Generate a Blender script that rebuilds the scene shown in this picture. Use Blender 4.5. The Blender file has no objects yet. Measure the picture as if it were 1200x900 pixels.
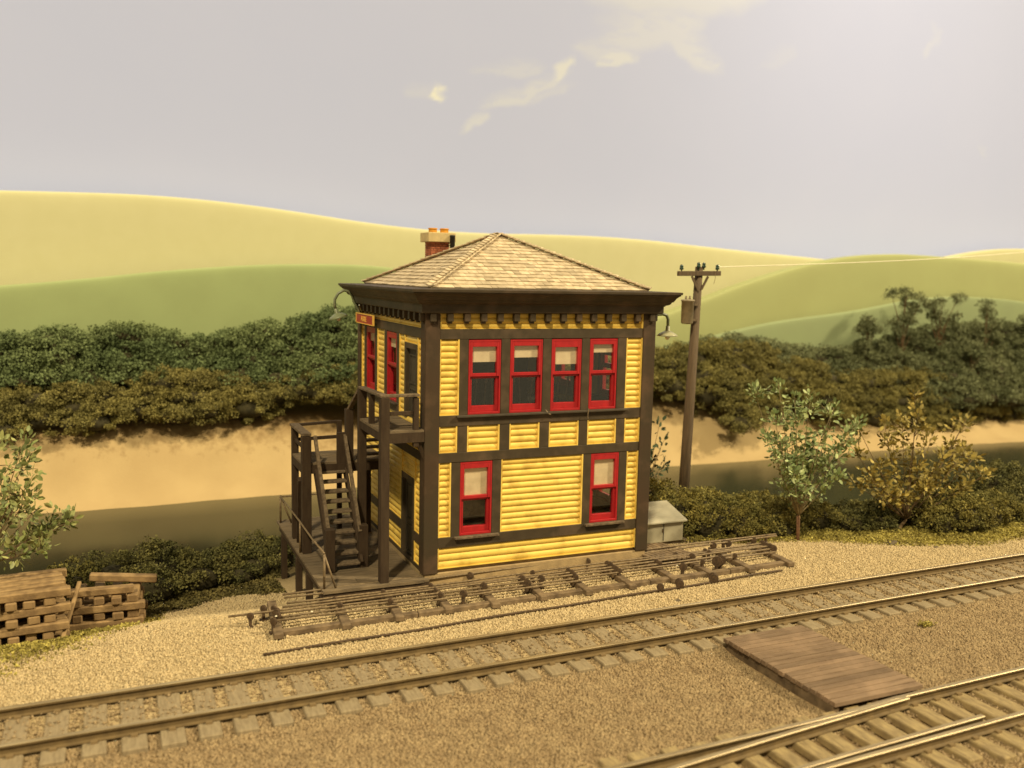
import bpy, math, random
import numpy as np
from mathutils import Vector, Matrix
R = math.radians
rnd = random.Random(7)
nr = np.random.RandomState(11)
S = bpy.context.scene
COL = S.collection

# ------------------------------------------------------------------ camera
cam_d = bpy.data.cameras.new("camera"); cam = bpy.data.objects.new("camera", cam_d); COL.objects.link(cam); S.camera = cam
PITCH, ROLL, YAW = 0.1191, 0.0218, 0.4119
CAM = Vector((-5.791, -17.4985, 6.5466))
fw = Vector((math.sin(YAW)*math.cos(PITCH), math.cos(YAW)*math.cos(PITCH), -math.sin(PITCH)))
r0 = Vector((math.cos(YAW), -math.sin(YAW), 0)); u0 = r0.cross(fw)
rr = r0*math.cos(ROLL)+u0*math.sin(ROLL); uu = -r0*math.sin(ROLL)+u0*math.cos(ROLL)
cam.matrix_world = Matrix(((rr.x, uu.x, -fw.x, CAM.x), (rr.y, uu.y, -fw.y, CAM.y), (rr.z, uu.z, -fw.z, CAM.z), (0, 0, 0, 1)))
cam_d.sensor_width = 36; cam_d.lens = 1075.57/1200*36
cam_d.clip_start = .05; cam_d.clip_end = 500
cam_d.dof.use_dof = True; cam_d.dof.focus_distance = 19.3; cam_d.dof.aperture_fstop = .36

# ------------------------------------------------------------------ room light: warm ambient, two ceiling lamps
W = bpy.data.worlds.new("World"); S.world = W; W.use_nodes = True
W.node_tree.nodes["Background"].inputs[0].default_value = (1.0, .84, .50, 1)
W.node_tree.nodes["Background"].inputs[1].default_value = .30
def sun(name, d, e, ang, col):
    l = bpy.data.lights.new(name, 'SUN'); l.energy = e; l.angle = R(ang); l.color = col
    o = bpy.data.objects.new(name, l); COL.objects.link(o)
    o.rotation_euler = Vector(d).to_track_quat('-Z', 'Y').to_euler(); return o
sun("key_light", (-.78, .37, -.63), 3.6, 3.0, (1, .83, .51))
sun("second_light", (.40, .54, -.76), 2.8, 4, (1, .83, .51))
def spot(name, loc, to, e, size, col, blend=1.0, rad=2.0):
    l = bpy.data.lights.new(name, 'SPOT'); l.energy = e; l.spot_size = R(size); l.spot_blend = blend; l.shadow_soft_size = rad; l.color = col
    o = bpy.data.objects.new(name, l); COL.objects.link(o); o.location = loc
    o.rotation_euler = (Vector(to)-Vector(loc)).to_track_quat('-Z', 'Y').to_euler(); return o
spot("backdrop_lamp", (33, 4, 30), (37, 24, 20), 5600, 110, (1, .86, .62), 1.0, 3)
S.view_settings.view_transform = 'Standard'; S.view_settings.look = 'None'
S.view_settings.exposure = .17; S.view_settings.gamma = 1
S.render.engine = 'CYCLES'

# ------------------------------------------------------------------ materials
def mat(name, col, rough=.8, var=None, vs=6, bump=0, bs=40, metal=0, spec=.3, island=0, stretch=None, detail=5, dirt=None, ds=1.5):
    m = bpy.data.materials.new(name); m.use_nodes = True
    nt = m.node_tree; n = nt.nodes; L = nt.links; b = n['Principled BSDF']
    b.inputs['Roughness'].default_value = rough; b.inputs['Metallic'].default_value = metal
    b.inputs['Specular IOR Level'].default_value = spec
    tc = n.new('ShaderNodeTexCoord'); vec = tc.outputs['Object']
    if stretch:
        mp = n.new('ShaderNodeMapping'); mp.inputs['Scale'].default_value = stretch; L.new(vec, mp.inputs[0]); vec = mp.outputs[0]
    c = None
    rgb = n.new('ShaderNodeRGB'); rgb.outputs[0].default_value = (*col, 1); c = rgb.outputs[0]
    if var:
        t = n.new('ShaderNodeTexNoise'); t.inputs['Scale'].default_value = vs; t.inputs['Detail'].default_value = detail; L.new(vec, t.inputs['Vector'])
        rp = n.new('ShaderNodeMapRange'); rp.inputs[1].default_value = .35; rp.inputs[2].default_value = .65; L.new(t.outputs[0], rp.inputs[0])
        mx = n.new('ShaderNodeMixRGB'); L.new(rp.outputs[0], mx.inputs[0]); L.new(c, mx.inputs[1]); mx.inputs[2].default_value = (*var, 1); c = mx.outputs[0]
    if dirt:
        t = n.new('ShaderNodeTexNoise'); t.inputs['Scale'].default_value = ds; t.inputs['Detail'].default_value = 8; L.new(tc.outputs['Object'], t.inputs['Vector'])
        rp = n.new('ShaderNodeMapRange'); rp.inputs[1].default_value = .5; rp.inputs[2].default_value = .75; L.new(t.outputs[0], rp.inputs[0])
        mx = n.new('ShaderNodeMixRGB'); L.new(rp.outputs[0], mx.inputs[0]); L.new(c, mx.inputs[1]); mx.inputs[2].default_value = (*dirt, 1); c = mx.outputs[0]
    if island:
        g = n.new('ShaderNodeNewGeometry'); mr = n.new('ShaderNodeMapRange'); L.new(g.outputs['Random Per Island'], mr.inputs[0])
        mr.inputs[3].default_value = 1-island; mr.inputs[4].default_value = 1+island
        mx = n.new('ShaderNodeVectorMath'); mx.operation = 'SCALE'; L.new(c, mx.inputs[0]); L.new(mr.outputs[0], mx.inputs['Scale']); c = mx.outputs[0]
    L.new(c, b.inputs['Base Color'])
    if bump:
        t = n.new('ShaderNodeTexNoise'); t.inputs['Scale'].default_value = bs; t.inputs['Detail'].default_value = 6; L.new(vec, t.inputs['Vector'])
        bp = n.new('ShaderNodeBump'); bp.inputs['Strength'].default_value = bump; bp.inputs['Distance'].default_value = .02
        L.new(t.outputs[0], bp.inputs['Height']); L.new(bp.outputs[0], b.inputs['Normal'])
    return m
M = {}
M['yellow'] = mat('yellow_paint', (.80, .57, .125), .45, (.76, .53, .11), 2, .12, 60, spec=.45, dirt=(.5, .33, .06), ds=3)
M['brown'] = mat('dark_brown_paint', (.046, .032, .017), .6, (.060, .043, .024), 4, .2, 60, spec=.35, dirt=(.10, .065, .04), ds=2)
M['brown2'] = mat('corner_post_paint', (.056, .033, .018), .65, (.046, .033, .018), 1.2, .2, 60, spec=.3, dirt=(.10, .06, .035), ds=2)
M['red'] = mat('red_paint', (.40, .016, .02), .4, (.33, .013, .018), 8, .1, 50, spec=.45)
M['shingle'] = mat('cedar_shingles', (.58, .48, .34), .85, (.44, .355, .24), 9, .3, 60, island=.22, spec=.2)
M['deck'] = mat('weathered_deck', (.17, .125, .075), .85, (.10, .075, .048), 3, .4, 40, stretch=(1, 6, 1), island=.14, dirt=(.23, .17, .10), ds=1.2)
M['tread'] = mat('worn_treads', (.17, .125, .078), .85, (.085, .06, .038), 14, .3, 40)
M['post'] = mat('stained_timber', (.036, .021, .011), .8, (.052, .033, .018), 5, .3, 40, stretch=(3, 3, .6))
M['tan'] = mat('tan_foundation', (.40, .29, .15), .9, (.30, .215, .115), 4, .4, 30)
M['cream'] = mat('cream_shade', (.70, .58, .38), .8, (.62, .50, .32), 6)
M['dark'] = mat('dark_interior', (.022, .018, .012), .9)
M['doorp'] = mat('door_paint', (.068, .055, .038), .6, (.05, .04, .028), 6, .2, 40)
M['lampg'] = mat('green_enamel', (.12, .15, .085), .4, (.20, .20, .12), 12, spec=.5)
M['shade'] = mat('lamp_shade_enamel', (.38, .36, .22), .4, (.30, .29, .18), 10, spec=.5)
M['shade_olive'] = mat('olive_enamel', (.20, .23, .125), .4, (.16, .18, .10), 10, spec=.5)
M['bulb'] = mat('bulb_glass', (.75, .70, .55), .15, spec=.8)
M['brick'] = mat('brick', (.42, .14, .07), .9, (.30, .10, .055), 20, .4, 60, island=.25)
M['mortar'] = mat('mortar', (.26, .15, .09), .95)
M['stonecap'] = mat('stone_cap', (.56, .44, .22), .85, (.47, .37, .19), 8)
M['pot'] = mat('clay_pot', (.70, .32, .04), .7, (.55, .25, .03), 12)
M['iron'] = mat('black_iron', (.02, .018, .014), .6)
M['rust'] = mat('rusted_iron', (.105, .065, .036), .7, (.055, .036, .022), 25, .3, 60, spec=.3)
M['rod'] = mat('rod_steel', (.24, .175, .10), .5, (.13, .09, .052), 18, metal=.15)
M['railside'] = mat('rail_steel', (.16, .11, .05), .6, (.11, .075, .035), 6, .2, 40, spec=.3)
M['railtop'] = mat('polished_railhead', (.40, .32, .19), .40, (.26, .20, .115), 1.5, metal=.35, stretch=(.6, 8, 1))
M['tie'] = mat('weathered_tie', (.27, .215, .135), .9, (.20, .155, .095), 5, .4, 40, stretch=(6, 1, 1), island=.2)
M['tie2'] = mat('pale_tie', (.33, .25, .125), .85, (.19, .14, .075), 5, .4, 40, stretch=(6, 1, 1), island=.2)
M['spike'] = mat('tie_plate', (.20, .14, .07), .7)
M['board'] = mat('red_brown_boards', (.225, .155, .10), .85, (.165, .11, .07), 2.2, .3, 40, stretch=(1, 9, 1), island=.22, dirt=(.27, .185, .12), ds=2.5)
M['stack'] = mat('cut_timber', (.28, .185, .088), .85, (.15, .095, .046), 5, .4, 30, island=.2)
M['rack'] = mat('rack_timber', (.19, .135, .08), .9, (.09, .062, .037), 5, .4, 30, island=.2)
M['grey'] = mat('grey_paint', (.36, .33, .24), .6, (.31, .285, .21), 3, .1, 40, dirt=(.27, .24, .17), ds=3)
M['greytop'] = mat('grey_lid', (.40, .37, .28), .6, (.35, .33, .25), 3, .1, 40)
M['pole'] = mat('pole_wood', (.125, .088, .055), .85, (.085, .06, .038), 4, .4, 40, stretch=(6, 6, .5))
M['tank'] = mat('transformer_grey', (.30, .25, .17), .6, (.22, .18, .12), 8)
M['insul'] = mat('green_glass', (.012, .045, .03), .2, spec=.8)
M['gold'] = mat('gold_letters', (.80, .48, .10), .5)
M['stem'] = mat('wire_stem', (.30, .24, .13), .7, (.20, .15, .08), 9)
M['stemred'] = mat('reddish_trunk', (.22, .12, .065), .8, (.14, .07, .04), 14)
M['stembr'] = mat('brown_stem', (.17, .11, .055), .8, (.11, .07, .035), 9)
def leafmat(name, a, b_, sc=2.0, island=.35, rough=.8, trans=.15, spec=.2):
    m = bpy.data.materials.new(name); m.use_nodes = True
    nt = m.node_tree; n = nt.nodes; L = nt.links; b = n['Principled BSDF']; b.inputs['Roughness'].default_value = rough
    b.inputs['Specular IOR Level'].default_value = spec
    tc = n.new('ShaderNodeTexCoord'); t = n.new('ShaderNodeTexNoise'); t.inputs['Scale'].default_value = sc; t.inputs['Detail'].default_value = 3
    L.new(tc.outputs['Object'], t.inputs['Vector'])
    rp = n.new('ShaderNodeMapRange'); rp.inputs[1].default_value = .38; rp.inputs[2].default_value = .62; L.new(t.outputs[0], rp.inputs[0])
    mx = n.new('ShaderNodeMixRGB'); L.new(rp.outputs[0], mx.inputs[0]); mx.inputs[1].default_value = (*a, 1); mx.inputs[2].default_value = (*b_, 1)
    g = n.new('ShaderNodeNewGeometry'); mr = n.new('ShaderNodeMapRange'); L.new(g.outputs['Random Per Island'], mr.inputs[0]); mr.inputs[3].default_value = 1-island; mr.inputs[4].default_value = 1+island
    vm = n.new('ShaderNodeVectorMath'); vm.operation = 'SCALE'; L.new(mx.outputs[0], vm.inputs[0]); L.new(mr.outputs[0], vm.inputs['Scale'])
    L.new(vm.outputs[0], b.inputs['Base Color'])
    return m
M['leaf_tree'] = leafmat('seedling_leaves', (.15, .205, .075), (.36, .41, .18), 3, .4, .55, spec=.4)
M['leaf_brown'] = leafmat('olive_brown_leaves', (.215, .175, .052), (.34, .265, .070), 3, .45, .6)
M['leaf_left'] = leafmat('left_leaves', (.15, .19, .06), (.30, .30, .11), 3, .4, .55, spec=.4)
M['leaf_dark'] = leafmat('dark_leaves', (.035, .055, .03), (.06, .085, .045), 3, .4)
M['bush_near'] = leafmat('near_bush_foliage', (.13, .12, .036), (.22, .185, .05), 2.2, .35)
M['bush_left'] = leafmat('left_bush_foliage', (.085, .085, .030), (.165, .15, .05), 1.6, .4)
M['bush_far'] = leafmat('far_bush_foliage', (.15, .135, .045), (.235, .205, .065), 1.0, .25)
M['wood_left'] = leafmat('far_wood_foliage', (.10, .135, .056), (.175, .215, .09), .4, .12)
M['wood_right'] = leafmat('grey_green_foliage', (.12, .135, .065), (.185, .20, .10), .5, .18)
M['grass'] = leafmat('ground_foam', (.24, .20, .05), (.40, .34, .09), 1.8, .4)
M['grass_dk'] = leafmat('dark_ground_foam', (.10, .085, .03), (.17, .14, .05), 1.8, .4)
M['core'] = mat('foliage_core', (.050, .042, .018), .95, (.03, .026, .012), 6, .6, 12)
M['gravel'] = mat('pale_gravel', (.50, .395, .23), .9, (.44, .34, .195), 7, island=.22)
M['ballast'] = mat('brown_ballast', (.325, .24, .135), .9, (.26, .185, .102), 3, island=.24)  # brown stone, toned down to stand in for key light falloff in front
M['rubble'] = mat('dark_rubble', (.13, .10, .065), .9, (.09, .07, .045), 9)
def glassmat():
    m = bpy.data.materials.new('window_glass'); m.use_nodes = True; nt = m.node_tree; n = nt.nodes; L = nt.links
    for x in list(n): n.remove(x)
    o = n.new('ShaderNodeOutputMaterial'); t = n.new('ShaderNodeBsdfTransparent'); g = n.new('ShaderNodeBsdfGlossy'); g.inputs['Roughness'].default_value = .04
    mx = n.new('ShaderNodeMixShader'); mx.inputs[0].default_value = .09
    L.new(t.outputs[0], mx.inputs[1]); L.new(g.outputs[0], mx.inputs[2]); L.new(mx.outputs[0], o.inputs[0]); return m
M['glass'] = glassmat()

# ------------------------------------------------------------------ mesh helpers
def tag(o, label=None, cat=None, group=None, kind=None):
    if label: o['label'] = label
    if cat: o['category'] = cat
    if group: o['group'] = group
    if kind: o['kind'] = kind
    return o
def thing(name, loc, label, cat, group=None):
    o = bpy.data.objects.new(name, None); COL.objects.link(o); o.location = loc; o.empty_display_size = .2
    return tag(o, label, cat, group)
def root_loc(p):
    v = Vector((0, 0, 0))
    while p is not None: v = v+p.location; p = p.parent
    return v
class MB:
    def __init__(s): s.v = []; s.f = []; s.mi = []
    def add(s, vs, fs, mi=0):
        k = len(s.v); s.v += [tuple(x) for x in vs]; s.f += [tuple(i+k for i in f) for f in fs]; s.mi += [mi]*len(fs); return s
    def hexa(s, p, mi=0):   # 8 points: bottom 4 ccw, top 4 ccw
        return s.add(p, [(3, 2, 1, 0), (4, 5, 6, 7), (0, 1, 5, 4), (1, 2, 6, 5), (2, 3, 7, 6), (3, 0, 4, 7)], mi)
    def box(s, a, b, mi=0):
        x0, y0, z0 = [min(a[i], b[i]) for i in range(3)]; x1, y1, z1 = [max(a[i], b[i]) for i in range(3)]
        return s.hexa([(x0, y0, z0), (x1, y0, z0), (x1, y1, z0), (x0, y1, z0), (x0, y0, z1), (x1, y0, z1), (x1, y1, z1), (x0, y1, z1)], mi)
    def beam(s, a, b, w, h, up=(0, 0, 1), mi=0, w2=None):
        a = Vector(a); b = Vector(b); d = (b-a).normalized(); u = Vector(up); sd = d.cross(u)
        if sd.length < 1e-4: sd = d.cross(Vector((1, 0, 0)))
        sd.normalize(); u = sd.cross(d).normalized()
        sx = sd*w/2; ux = u*h/2
        return s.hexa([a-sx-ux, a+sx-ux, b+sx-ux, b-sx-ux, a-sx+ux, a+sx+ux, b+sx+ux, b-sx+ux], mi)
    def tube(s, pts, r, n=8, mi=0):
        pts = [Vector(p) for p in pts]; rs = r if isinstance(r, (list, tuple)) else [r]*len(pts)
        k = len(s.v); prev = None
        for i, p in enumerate(pts):
            d = (pts[min(i+1, len(pts)-1)]-pts[max(i-1, 0)]).normalized()
            if prev is None:
                a = d.cross(Vector((0, 0, 1)));
                if a.length < .1: a = d.cross(Vector((1, 0, 0)))
            else: a = prev-d*prev.dot(d)
            a.normalize(); prev = a; b = d.cross(a)
            for j in range(n):
                t = 2*math.pi*j/n; s.v.append(tuple(p+(a*math.cos(t)+b*math.sin(t))*rs[i]))
        for i in range(len(pts)-1):
            for j in range(n):
                j2 = (j+1) % n; s.f.append((k+i*n+j, k+i*n+j2, k+(i+1)*n+j2, k+(i+1)*n+j)); s.mi.append(mi)
        s.f.append(tuple(k+j for j in range(n))[::-1]); s.mi.append(mi)
        e = k+(len(pts)-1)*n; s.f.append(tuple(e+j for j in range(n))); s.mi.append(mi); return s
    def lathe(s, c, prof, n=16, axis=(0, 0, 1), mi=0):
        c = Vector(c); ax = Vector(axis).normalized(); a = ax.cross(Vector((1, 0, 0)))
        if a.length < .1: a = ax.cross(Vector((0, 1, 0)))
        a.normalize(); b = ax.cross(a); k = len(s.v)
        for (rad, h) in prof:
            for j in range(n):
                t = 2*math.pi*j/n; s.v.append(tuple(c+ax*h+(a*math.cos(t)+b*math.sin(t))*max(rad, .0005)))
        for i in range(len(prof)-1):
            for j in range(n):
                j2 = (j+1) % n; s.f.append((k+i*n+j, k+i*n+j2, k+(i+1)*n+j2, k+(i+1)*n+j)); s.mi.append(mi)
        return s
    def build(s, name, m, parent=None, bevel=0, smooth=False):
        me = bpy.data.meshes.new(name)
        off = root_loc(parent) if parent else Vector((0, 0, 0))
        me.from_pydata([(x-off.x, y-off.y, z-off.z) for x, y, z in s.v], [], s.f)
        ms = m if isinstance(m, (list, tuple)) else [m]
        for x in ms: me.materials.append(x)
        if len(ms) > 1:
            for p, i in zip(me.polygons, s.mi): p.material_index = i
        if smooth:
            for p in me.polygons: p.use_smooth = True
        o = bpy.data.objects.new(name, me); COL.objects.link(o)
        if parent: o.parent = parent
        if bevel:
            b = o.modifiers.new('bevel', 'BEVEL'); b.width = bevel; b.segments = 1; b.limit_method = 'ANGLE'
        return o
def kids(o): return [c for c in bpy.data.objects if c.parent == o]
def copy_tree(o, parent=None, tree=None):
    c = o.copy(); COL.objects.link(c); c.parent = parent
    for k, sub in tree: copy_tree(k, c, sub)
    return c
def tree_of(o): return [(k, tree_of(k)) for k in kids(o)]
def np_mesh(name, V, F, mats, parent=None, off=None, smooth=False, tris=False):
    me = bpy.data.meshes.new(name); V = np.asarray(V, np.float32)
    if off is not None: V = V-np.asarray(off, np.float32)
    F = np.asarray(F, np.int32); k = F.shape[1]
    me.vertices.add(len(V)); me.vertices.foreach_set('co', V.ravel())
    me.loops.add(F.size); me.loops.foreach_set('vertex_index', F.ravel())
    me.polygons.add(len(F)); me.polygons.foreach_set('loop_start', np.arange(len(F), dtype=np.int32)*k)
    try: me.polygons.foreach_set('loop_total', np.full(len(F), k, np.int32))
    except Exception: pass
    me.update(calc_edges=True)
    for m in (mats if isinstance(mats, (list, tuple)) else [mats]): me.materials.append(m)
    if smooth: me.polygons.foreach_set('use_smooth', np.ones(len(F), bool))
    o = bpy.data.objects.new(name, me); COL.objects.link(o)
    if parent: o.parent = parent
    return o
# value noise for terrain
_perm = nr.rand(64, 64)
def vn(x, y):
    x = np.asarray(x, float); y = np.asarray(y, float)
    xi = np.floor(x).astype(int); yi = np.floor(y).astype(int); xf = x-xi; yf = y-yi
    xf = xf*xf*(3-2*xf); yf = yf*yf*(3-2*yf)
    g = lambda i, j: _perm[i % 64, j % 64]
    return (g(xi, yi)*(1-xf)+g(xi+1, yi)*xf)*(1-yf)+(g(xi, yi+1)*(1-xf)+g(xi+1, yi+1)*xf)*yf
def fbm(x, y, o=4):
    s = 0; a = .5
    for i in range(o): s = s+a*(vn(x*2**i+17*i, y*2**i+5*i)-.5); a *= .5
    return s
def sstep(a, b, x):
    t = np.clip((np.asarray(x, float)-a)/(b-a), 0, 1); return t*t*(3-2*t)

# ------------------------------------------------------------------ terrain
WATER = -1.42
def hz(x, y):
    x = np.asarray(x, float); y = np.asarray(y, float)
    left = np.interp(y, [-20, -.6, .2, 1.0, 1.9, 3.0, 5.0, 6.5, 9, 12], [0, 0, -.10, -.36, -.66, -.82, -1.08, -1.30, -1.75, -2.0])
    mid = np.interp(y, [-20, 5.6, 8, 11], [0, 0, -1.3, -2.0])
    right = np.interp(y, [-20, -.3, 1.5, 4.5, 6.5, 9], [0, 0, -.12, -.65, -1.5, -2.0])
    a = sstep(-1.6, -.2, x); b = sstep(6.6, 9.5, x)
    h = left*(1-a)+mid*a*(1-b)+right*b
    far_left = sstep(-5.0, -7.5, x)
    h = h-far_left*.10*sstep(-1.2, .8, y)
    rough = fbm(x*1.3, y*1.3)*.10*(.35+sstep(.5, 3, np.abs(y-2.5)-2.0)*.2)
    track = sstep(.6, 1.2, np.abs(y+3.7))*sstep(.9, 1.5, np.abs(y+8.1))
    flat = 1-((x > -2.4) & (x < 6) & (y > -1.8) & (y < 6))*.85
    tr1 = 1-sstep(.50, .62, np.abs(y+3.67-.011*(x-2.6)))
    pit = (1-sstep(.30, .36, np.abs(y+8.2)))*sstep(1.5, 2.2, x)*(1-sstep(6.2, 6.8, x))
    return h+rough*track*flat+.045*tr1-.06*pit - .03*sstep(-4.5, -5.2, y)*track
def grid(name, x0, x1, nx, y0, y1, ny, fn, m, kind='structure', smooth=True):
    X, Y = np.meshgrid(np.linspace(x0, x1, nx), np.linspace(y0, y1, ny)); Z = fn(X, Y)
    V = np.stack([X.ravel(), Y.ravel(), Z.ravel()], 1)
    i = (np.arange(ny-1)[:, None]*nx+np.arange(nx-1)[None, :]).ravel()
    F = np.stack([i, i+1, i+1+nx, i+nx], 1)
    o = np_mesh(name, V, F, m, smooth=smooth); o['kind'] = kind; return o
def groundmat():
    m = bpy.data.materials.new('gravel_ground'); m.use_nodes = True; nt = m.node_tree; n = nt.nodes; L = nt.links; b = n['Principled BSDF']
    b.inputs['Roughness'].default_value = .95; b.inputs['Specular IOR Level'].default_value = .15
    tc = n.new('ShaderNodeTexCoord'); sx = n.new('ShaderNodeSeparateXYZ'); L.new(tc.outputs['Object'], sx.inputs[0])
    def noise(sc, d=5):
        t = n.new('ShaderNodeTexNoise'); t.inputs['Scale'].default_value = sc; t.inputs['Detail'].default_value = d; L.new(tc.outputs['Object'], t.inputs['Vector']); return t.outputs[0]
    def rng(s_, a, b_, c=0, d=1):
        r = n.new('ShaderNodeMapRange'); L.new(s_, r.inputs[0]); r.inputs[1].default_value = a; r.inputs[2].default_value = b_; r.inputs[3].default_value = c; r.inputs[4].default_value = d; return r.outputs[0]
    def mix(f, a, b_):
        x = n.new('ShaderNodeMixRGB'); L.new(f, x.inputs[0])
        for i, q in ((1, a), (2, b_)):
            if isinstance(q, tuple): x.inputs[i].default_value = (*q, 1)
            else: L.new(q, x.inputs[i])
        return x.outputs[0]
    def math_(op, a, b_):
        x = n.new('ShaderNodeMath'); x.operation = op
        for i, q in ((0, a), (1, b_)):
            if isinstance(q, (int, float)): x.inputs[i].default_value = q
            else: L.new(q, x.inputs[i])
        return x.outputs[0]
    big = noise(.8, 4); fine = noise(22, 3); mid = noise(6, 4)
    pale = mix(rng(fine, .35, .65), (.34, .255, .14), (.50, .39, .22))
    pale = mix(rng(mid, .4, .65), pale, (.40, .305, .165))
    brown = mix(rng(fine, .35, .65), (.24, .17, .09), (.36, .255, .135))
    brown = mix(rng(mid, .4, .7), brown, (.27, .185, .098))
    yy = math_('ADD', sx.outputs[1], math_('MULTIPLY', big, 1.2))
    c = mix(rng(yy, -4.0, -3.3), brown, pale)
    # earth on the slope down to the water
    zz = math_('ADD', sx.outputs[2], math_('MULTIPLY', big, .3))
    c = mix(rng(zz, -1.05, -.8), (.13, .10, .045), c)
    L.new(c, b.inputs['Base Color'])
    v = n.new('ShaderNodeTexVoronoi'); v.inputs['Scale'].default_value = 22; L.new(tc.outputs['Object'], v.inputs['Vector'])
    bp = n.new('ShaderNodeBump'); bp.inputs['Strength'].default_value = .6; bp.inputs['Distance'].default_value = .03; L.new(v.outputs['Distance'], bp.inputs['Height'])
    L.new(bp.outputs[0], b.inputs['Normal']); return m
GM = groundmat()
grid('ground', -26, 70, 780, -20, 11, 260, hz, GM)
# far shore: sand bank rising to earth under the shrubs
def bankz(x, y):
    sh = 15.15+.25*np.sin(x*.23)+fbm(x*.5, y*.1, 2)*.5 - .07*np.clip(x-26, 0, 16)
    t = (y-sh)
    z = -1.6+.25*sstep(-.6, 0.2, t)+ sstep(0, 2.6, t)*(2.5 - .085*np.clip(x-18, 0, 20)) + np.clip(t-2.6, 0, 9)*.22
    return z+fbm(x*.9, y*1.8)*.12*sstep(.2, 1.5, t)
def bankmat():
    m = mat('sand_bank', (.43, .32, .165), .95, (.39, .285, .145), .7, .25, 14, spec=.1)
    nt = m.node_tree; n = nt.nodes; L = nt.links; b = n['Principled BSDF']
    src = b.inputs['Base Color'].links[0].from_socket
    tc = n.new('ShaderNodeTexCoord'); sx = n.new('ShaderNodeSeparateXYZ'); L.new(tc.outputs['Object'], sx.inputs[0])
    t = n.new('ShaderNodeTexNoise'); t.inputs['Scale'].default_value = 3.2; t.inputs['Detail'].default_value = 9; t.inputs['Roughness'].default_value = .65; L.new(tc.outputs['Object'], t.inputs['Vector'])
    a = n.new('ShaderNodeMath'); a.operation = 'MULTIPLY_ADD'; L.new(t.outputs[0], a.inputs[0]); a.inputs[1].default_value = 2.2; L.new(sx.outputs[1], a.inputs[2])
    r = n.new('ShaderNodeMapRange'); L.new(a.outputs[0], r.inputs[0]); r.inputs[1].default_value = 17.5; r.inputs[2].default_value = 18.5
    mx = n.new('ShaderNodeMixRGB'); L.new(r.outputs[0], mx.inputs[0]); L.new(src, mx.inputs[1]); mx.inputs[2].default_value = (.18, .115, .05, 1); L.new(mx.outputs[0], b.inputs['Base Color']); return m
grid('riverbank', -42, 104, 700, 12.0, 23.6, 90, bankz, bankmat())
# river
wm = mat('river_water', (.022, .026, .015), .16, (.034, .036, .019), .25, .02, 1.2, spec=.13)
_n = wm.node_tree.nodes; _L = wm.node_tree.links; _b = _n['Principled BSDF']; _src = _b.inputs['Base Color'].links[0].from_socket
_tc = _n.new('ShaderNodeTexCoord'); _sx = _n.new('ShaderNodeSeparateXYZ'); _L.new(_tc.outputs['Object'], _sx.inputs[0])
_r = _n.new('ShaderNodeMapRange'); _L.new(_sx.outputs[1], _r.inputs[0]); _r.inputs[1].default_value = 13.0; _r.inputs[2].default_value = 15.6
_mx = _n.new('ShaderNodeMixRGB'); _L.new(_r.outputs[0], _mx.inputs[0]); _L.new(_src, _mx.inputs[1]); _mx.inputs[2].default_value = (.115, .098, .05, 1); _L.new(_mx.outputs[0], _b.inputs['Base Color'])
grid('river', -42, 104, 90, 4.0, 17.0, 12, lambda x, y: np.full_like(x, WATER), wm)

# hills: rounded solid ridges behind the wood
def hill(name, prof, y_ridge, depth, m, zb=-1.0):
    xs = np.array([p[0] for p in prof]); zs = np.array([p[1] for p in prof])
    X = np.linspace(xs[0], xs[-1], 220)
    zt = np.interp(X, xs, zs)
    k = np.ones(13)/13; zt = np.convolve(np.pad(zt, 6, mode='edge'), k, 'valid')
    N = 40; V = []; 
    for j in range(N+1):
        a = (.5-.5*math.cos(j/N*math.pi))*math.pi      # front base (0) to back base (pi)
        yy = y_ridge-depth*.55*math.cos(a); f = (1-abs(math.cos(a))**16)**(1/9) if 0 < j < N else 0
        V.append(np.stack([X, np.full_like(X, yy), zb+(zt-zb)*f], 1))
    V = np.concatenate(V); nx = len(X)
    i = (np.arange(N)[:, None]*nx+np.arange(nx-1)[None, :]).ravel(); F = np.stack([i, i+1, i+1+nx, i+nx], 1)
    o = np_mesh(name, V, F, m, smooth=True); o['kind'] = 'structure'; return o
mh1 = mat('pale_hill', (.57, .55, .335), .95, (.555, .535, .32), 1.5, .05, 5, spec=.05)
mh2 = mat('green_hill', (.31, .37, .18), .95, (.295, .35, .17), .8, .05, 5, spec=.05)
mh2b = mat('olive_hill', (.36, .385, .185), .95, (.345, .365, .175), .5, .05, 5, spec=.05)
mh3 = mat('blue_green_hill', (.27, .32, .175), .95, (.26, .305, .17), .8, .05, 5, spec=.05)
hill('hills', [(-40, 8.8), (-11.2, 9.14), (-9.5, 9.23), (-7.8, 9.33), (-5.7, 9.38), (-3.5, 9.36), (-1.5, 9.33), (.9, 9.06), (3.4, 8.71), (5.3, 8.49), (7.3, 8.34), (10.7, 8.35), (13.3, 8.45), (16.1, 8.55), (19, 8.36), (24.2, 8.01), (29.9, 7.76), (36.2, 7.3), (44, 6.5), (60, 6), (104, 5)], 22.5, .9, mh1)
hill('hills', [(27, 4), (33.7, 7.28), (37.5, 7.76), (40.2, 8.18), (43, 8.67), (46, 8.81), (54, 8.78), (66, 8), (80, 8.6), (104, 7.5)], 22.9, .6, mh1)
hill('hills', [(-40, 4.2), (-11.1, 5.61), (-9.5, 5.72), (-6.7, 6.02), (-4.3, 6.35), (-.5, 6.71), (3, 6.82), (4.8, 6.76), (7.5, 6.45), (10.7, 5.64), (12.9, 4.49), (15, 3)], 20.7, .9, mh2)
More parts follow.
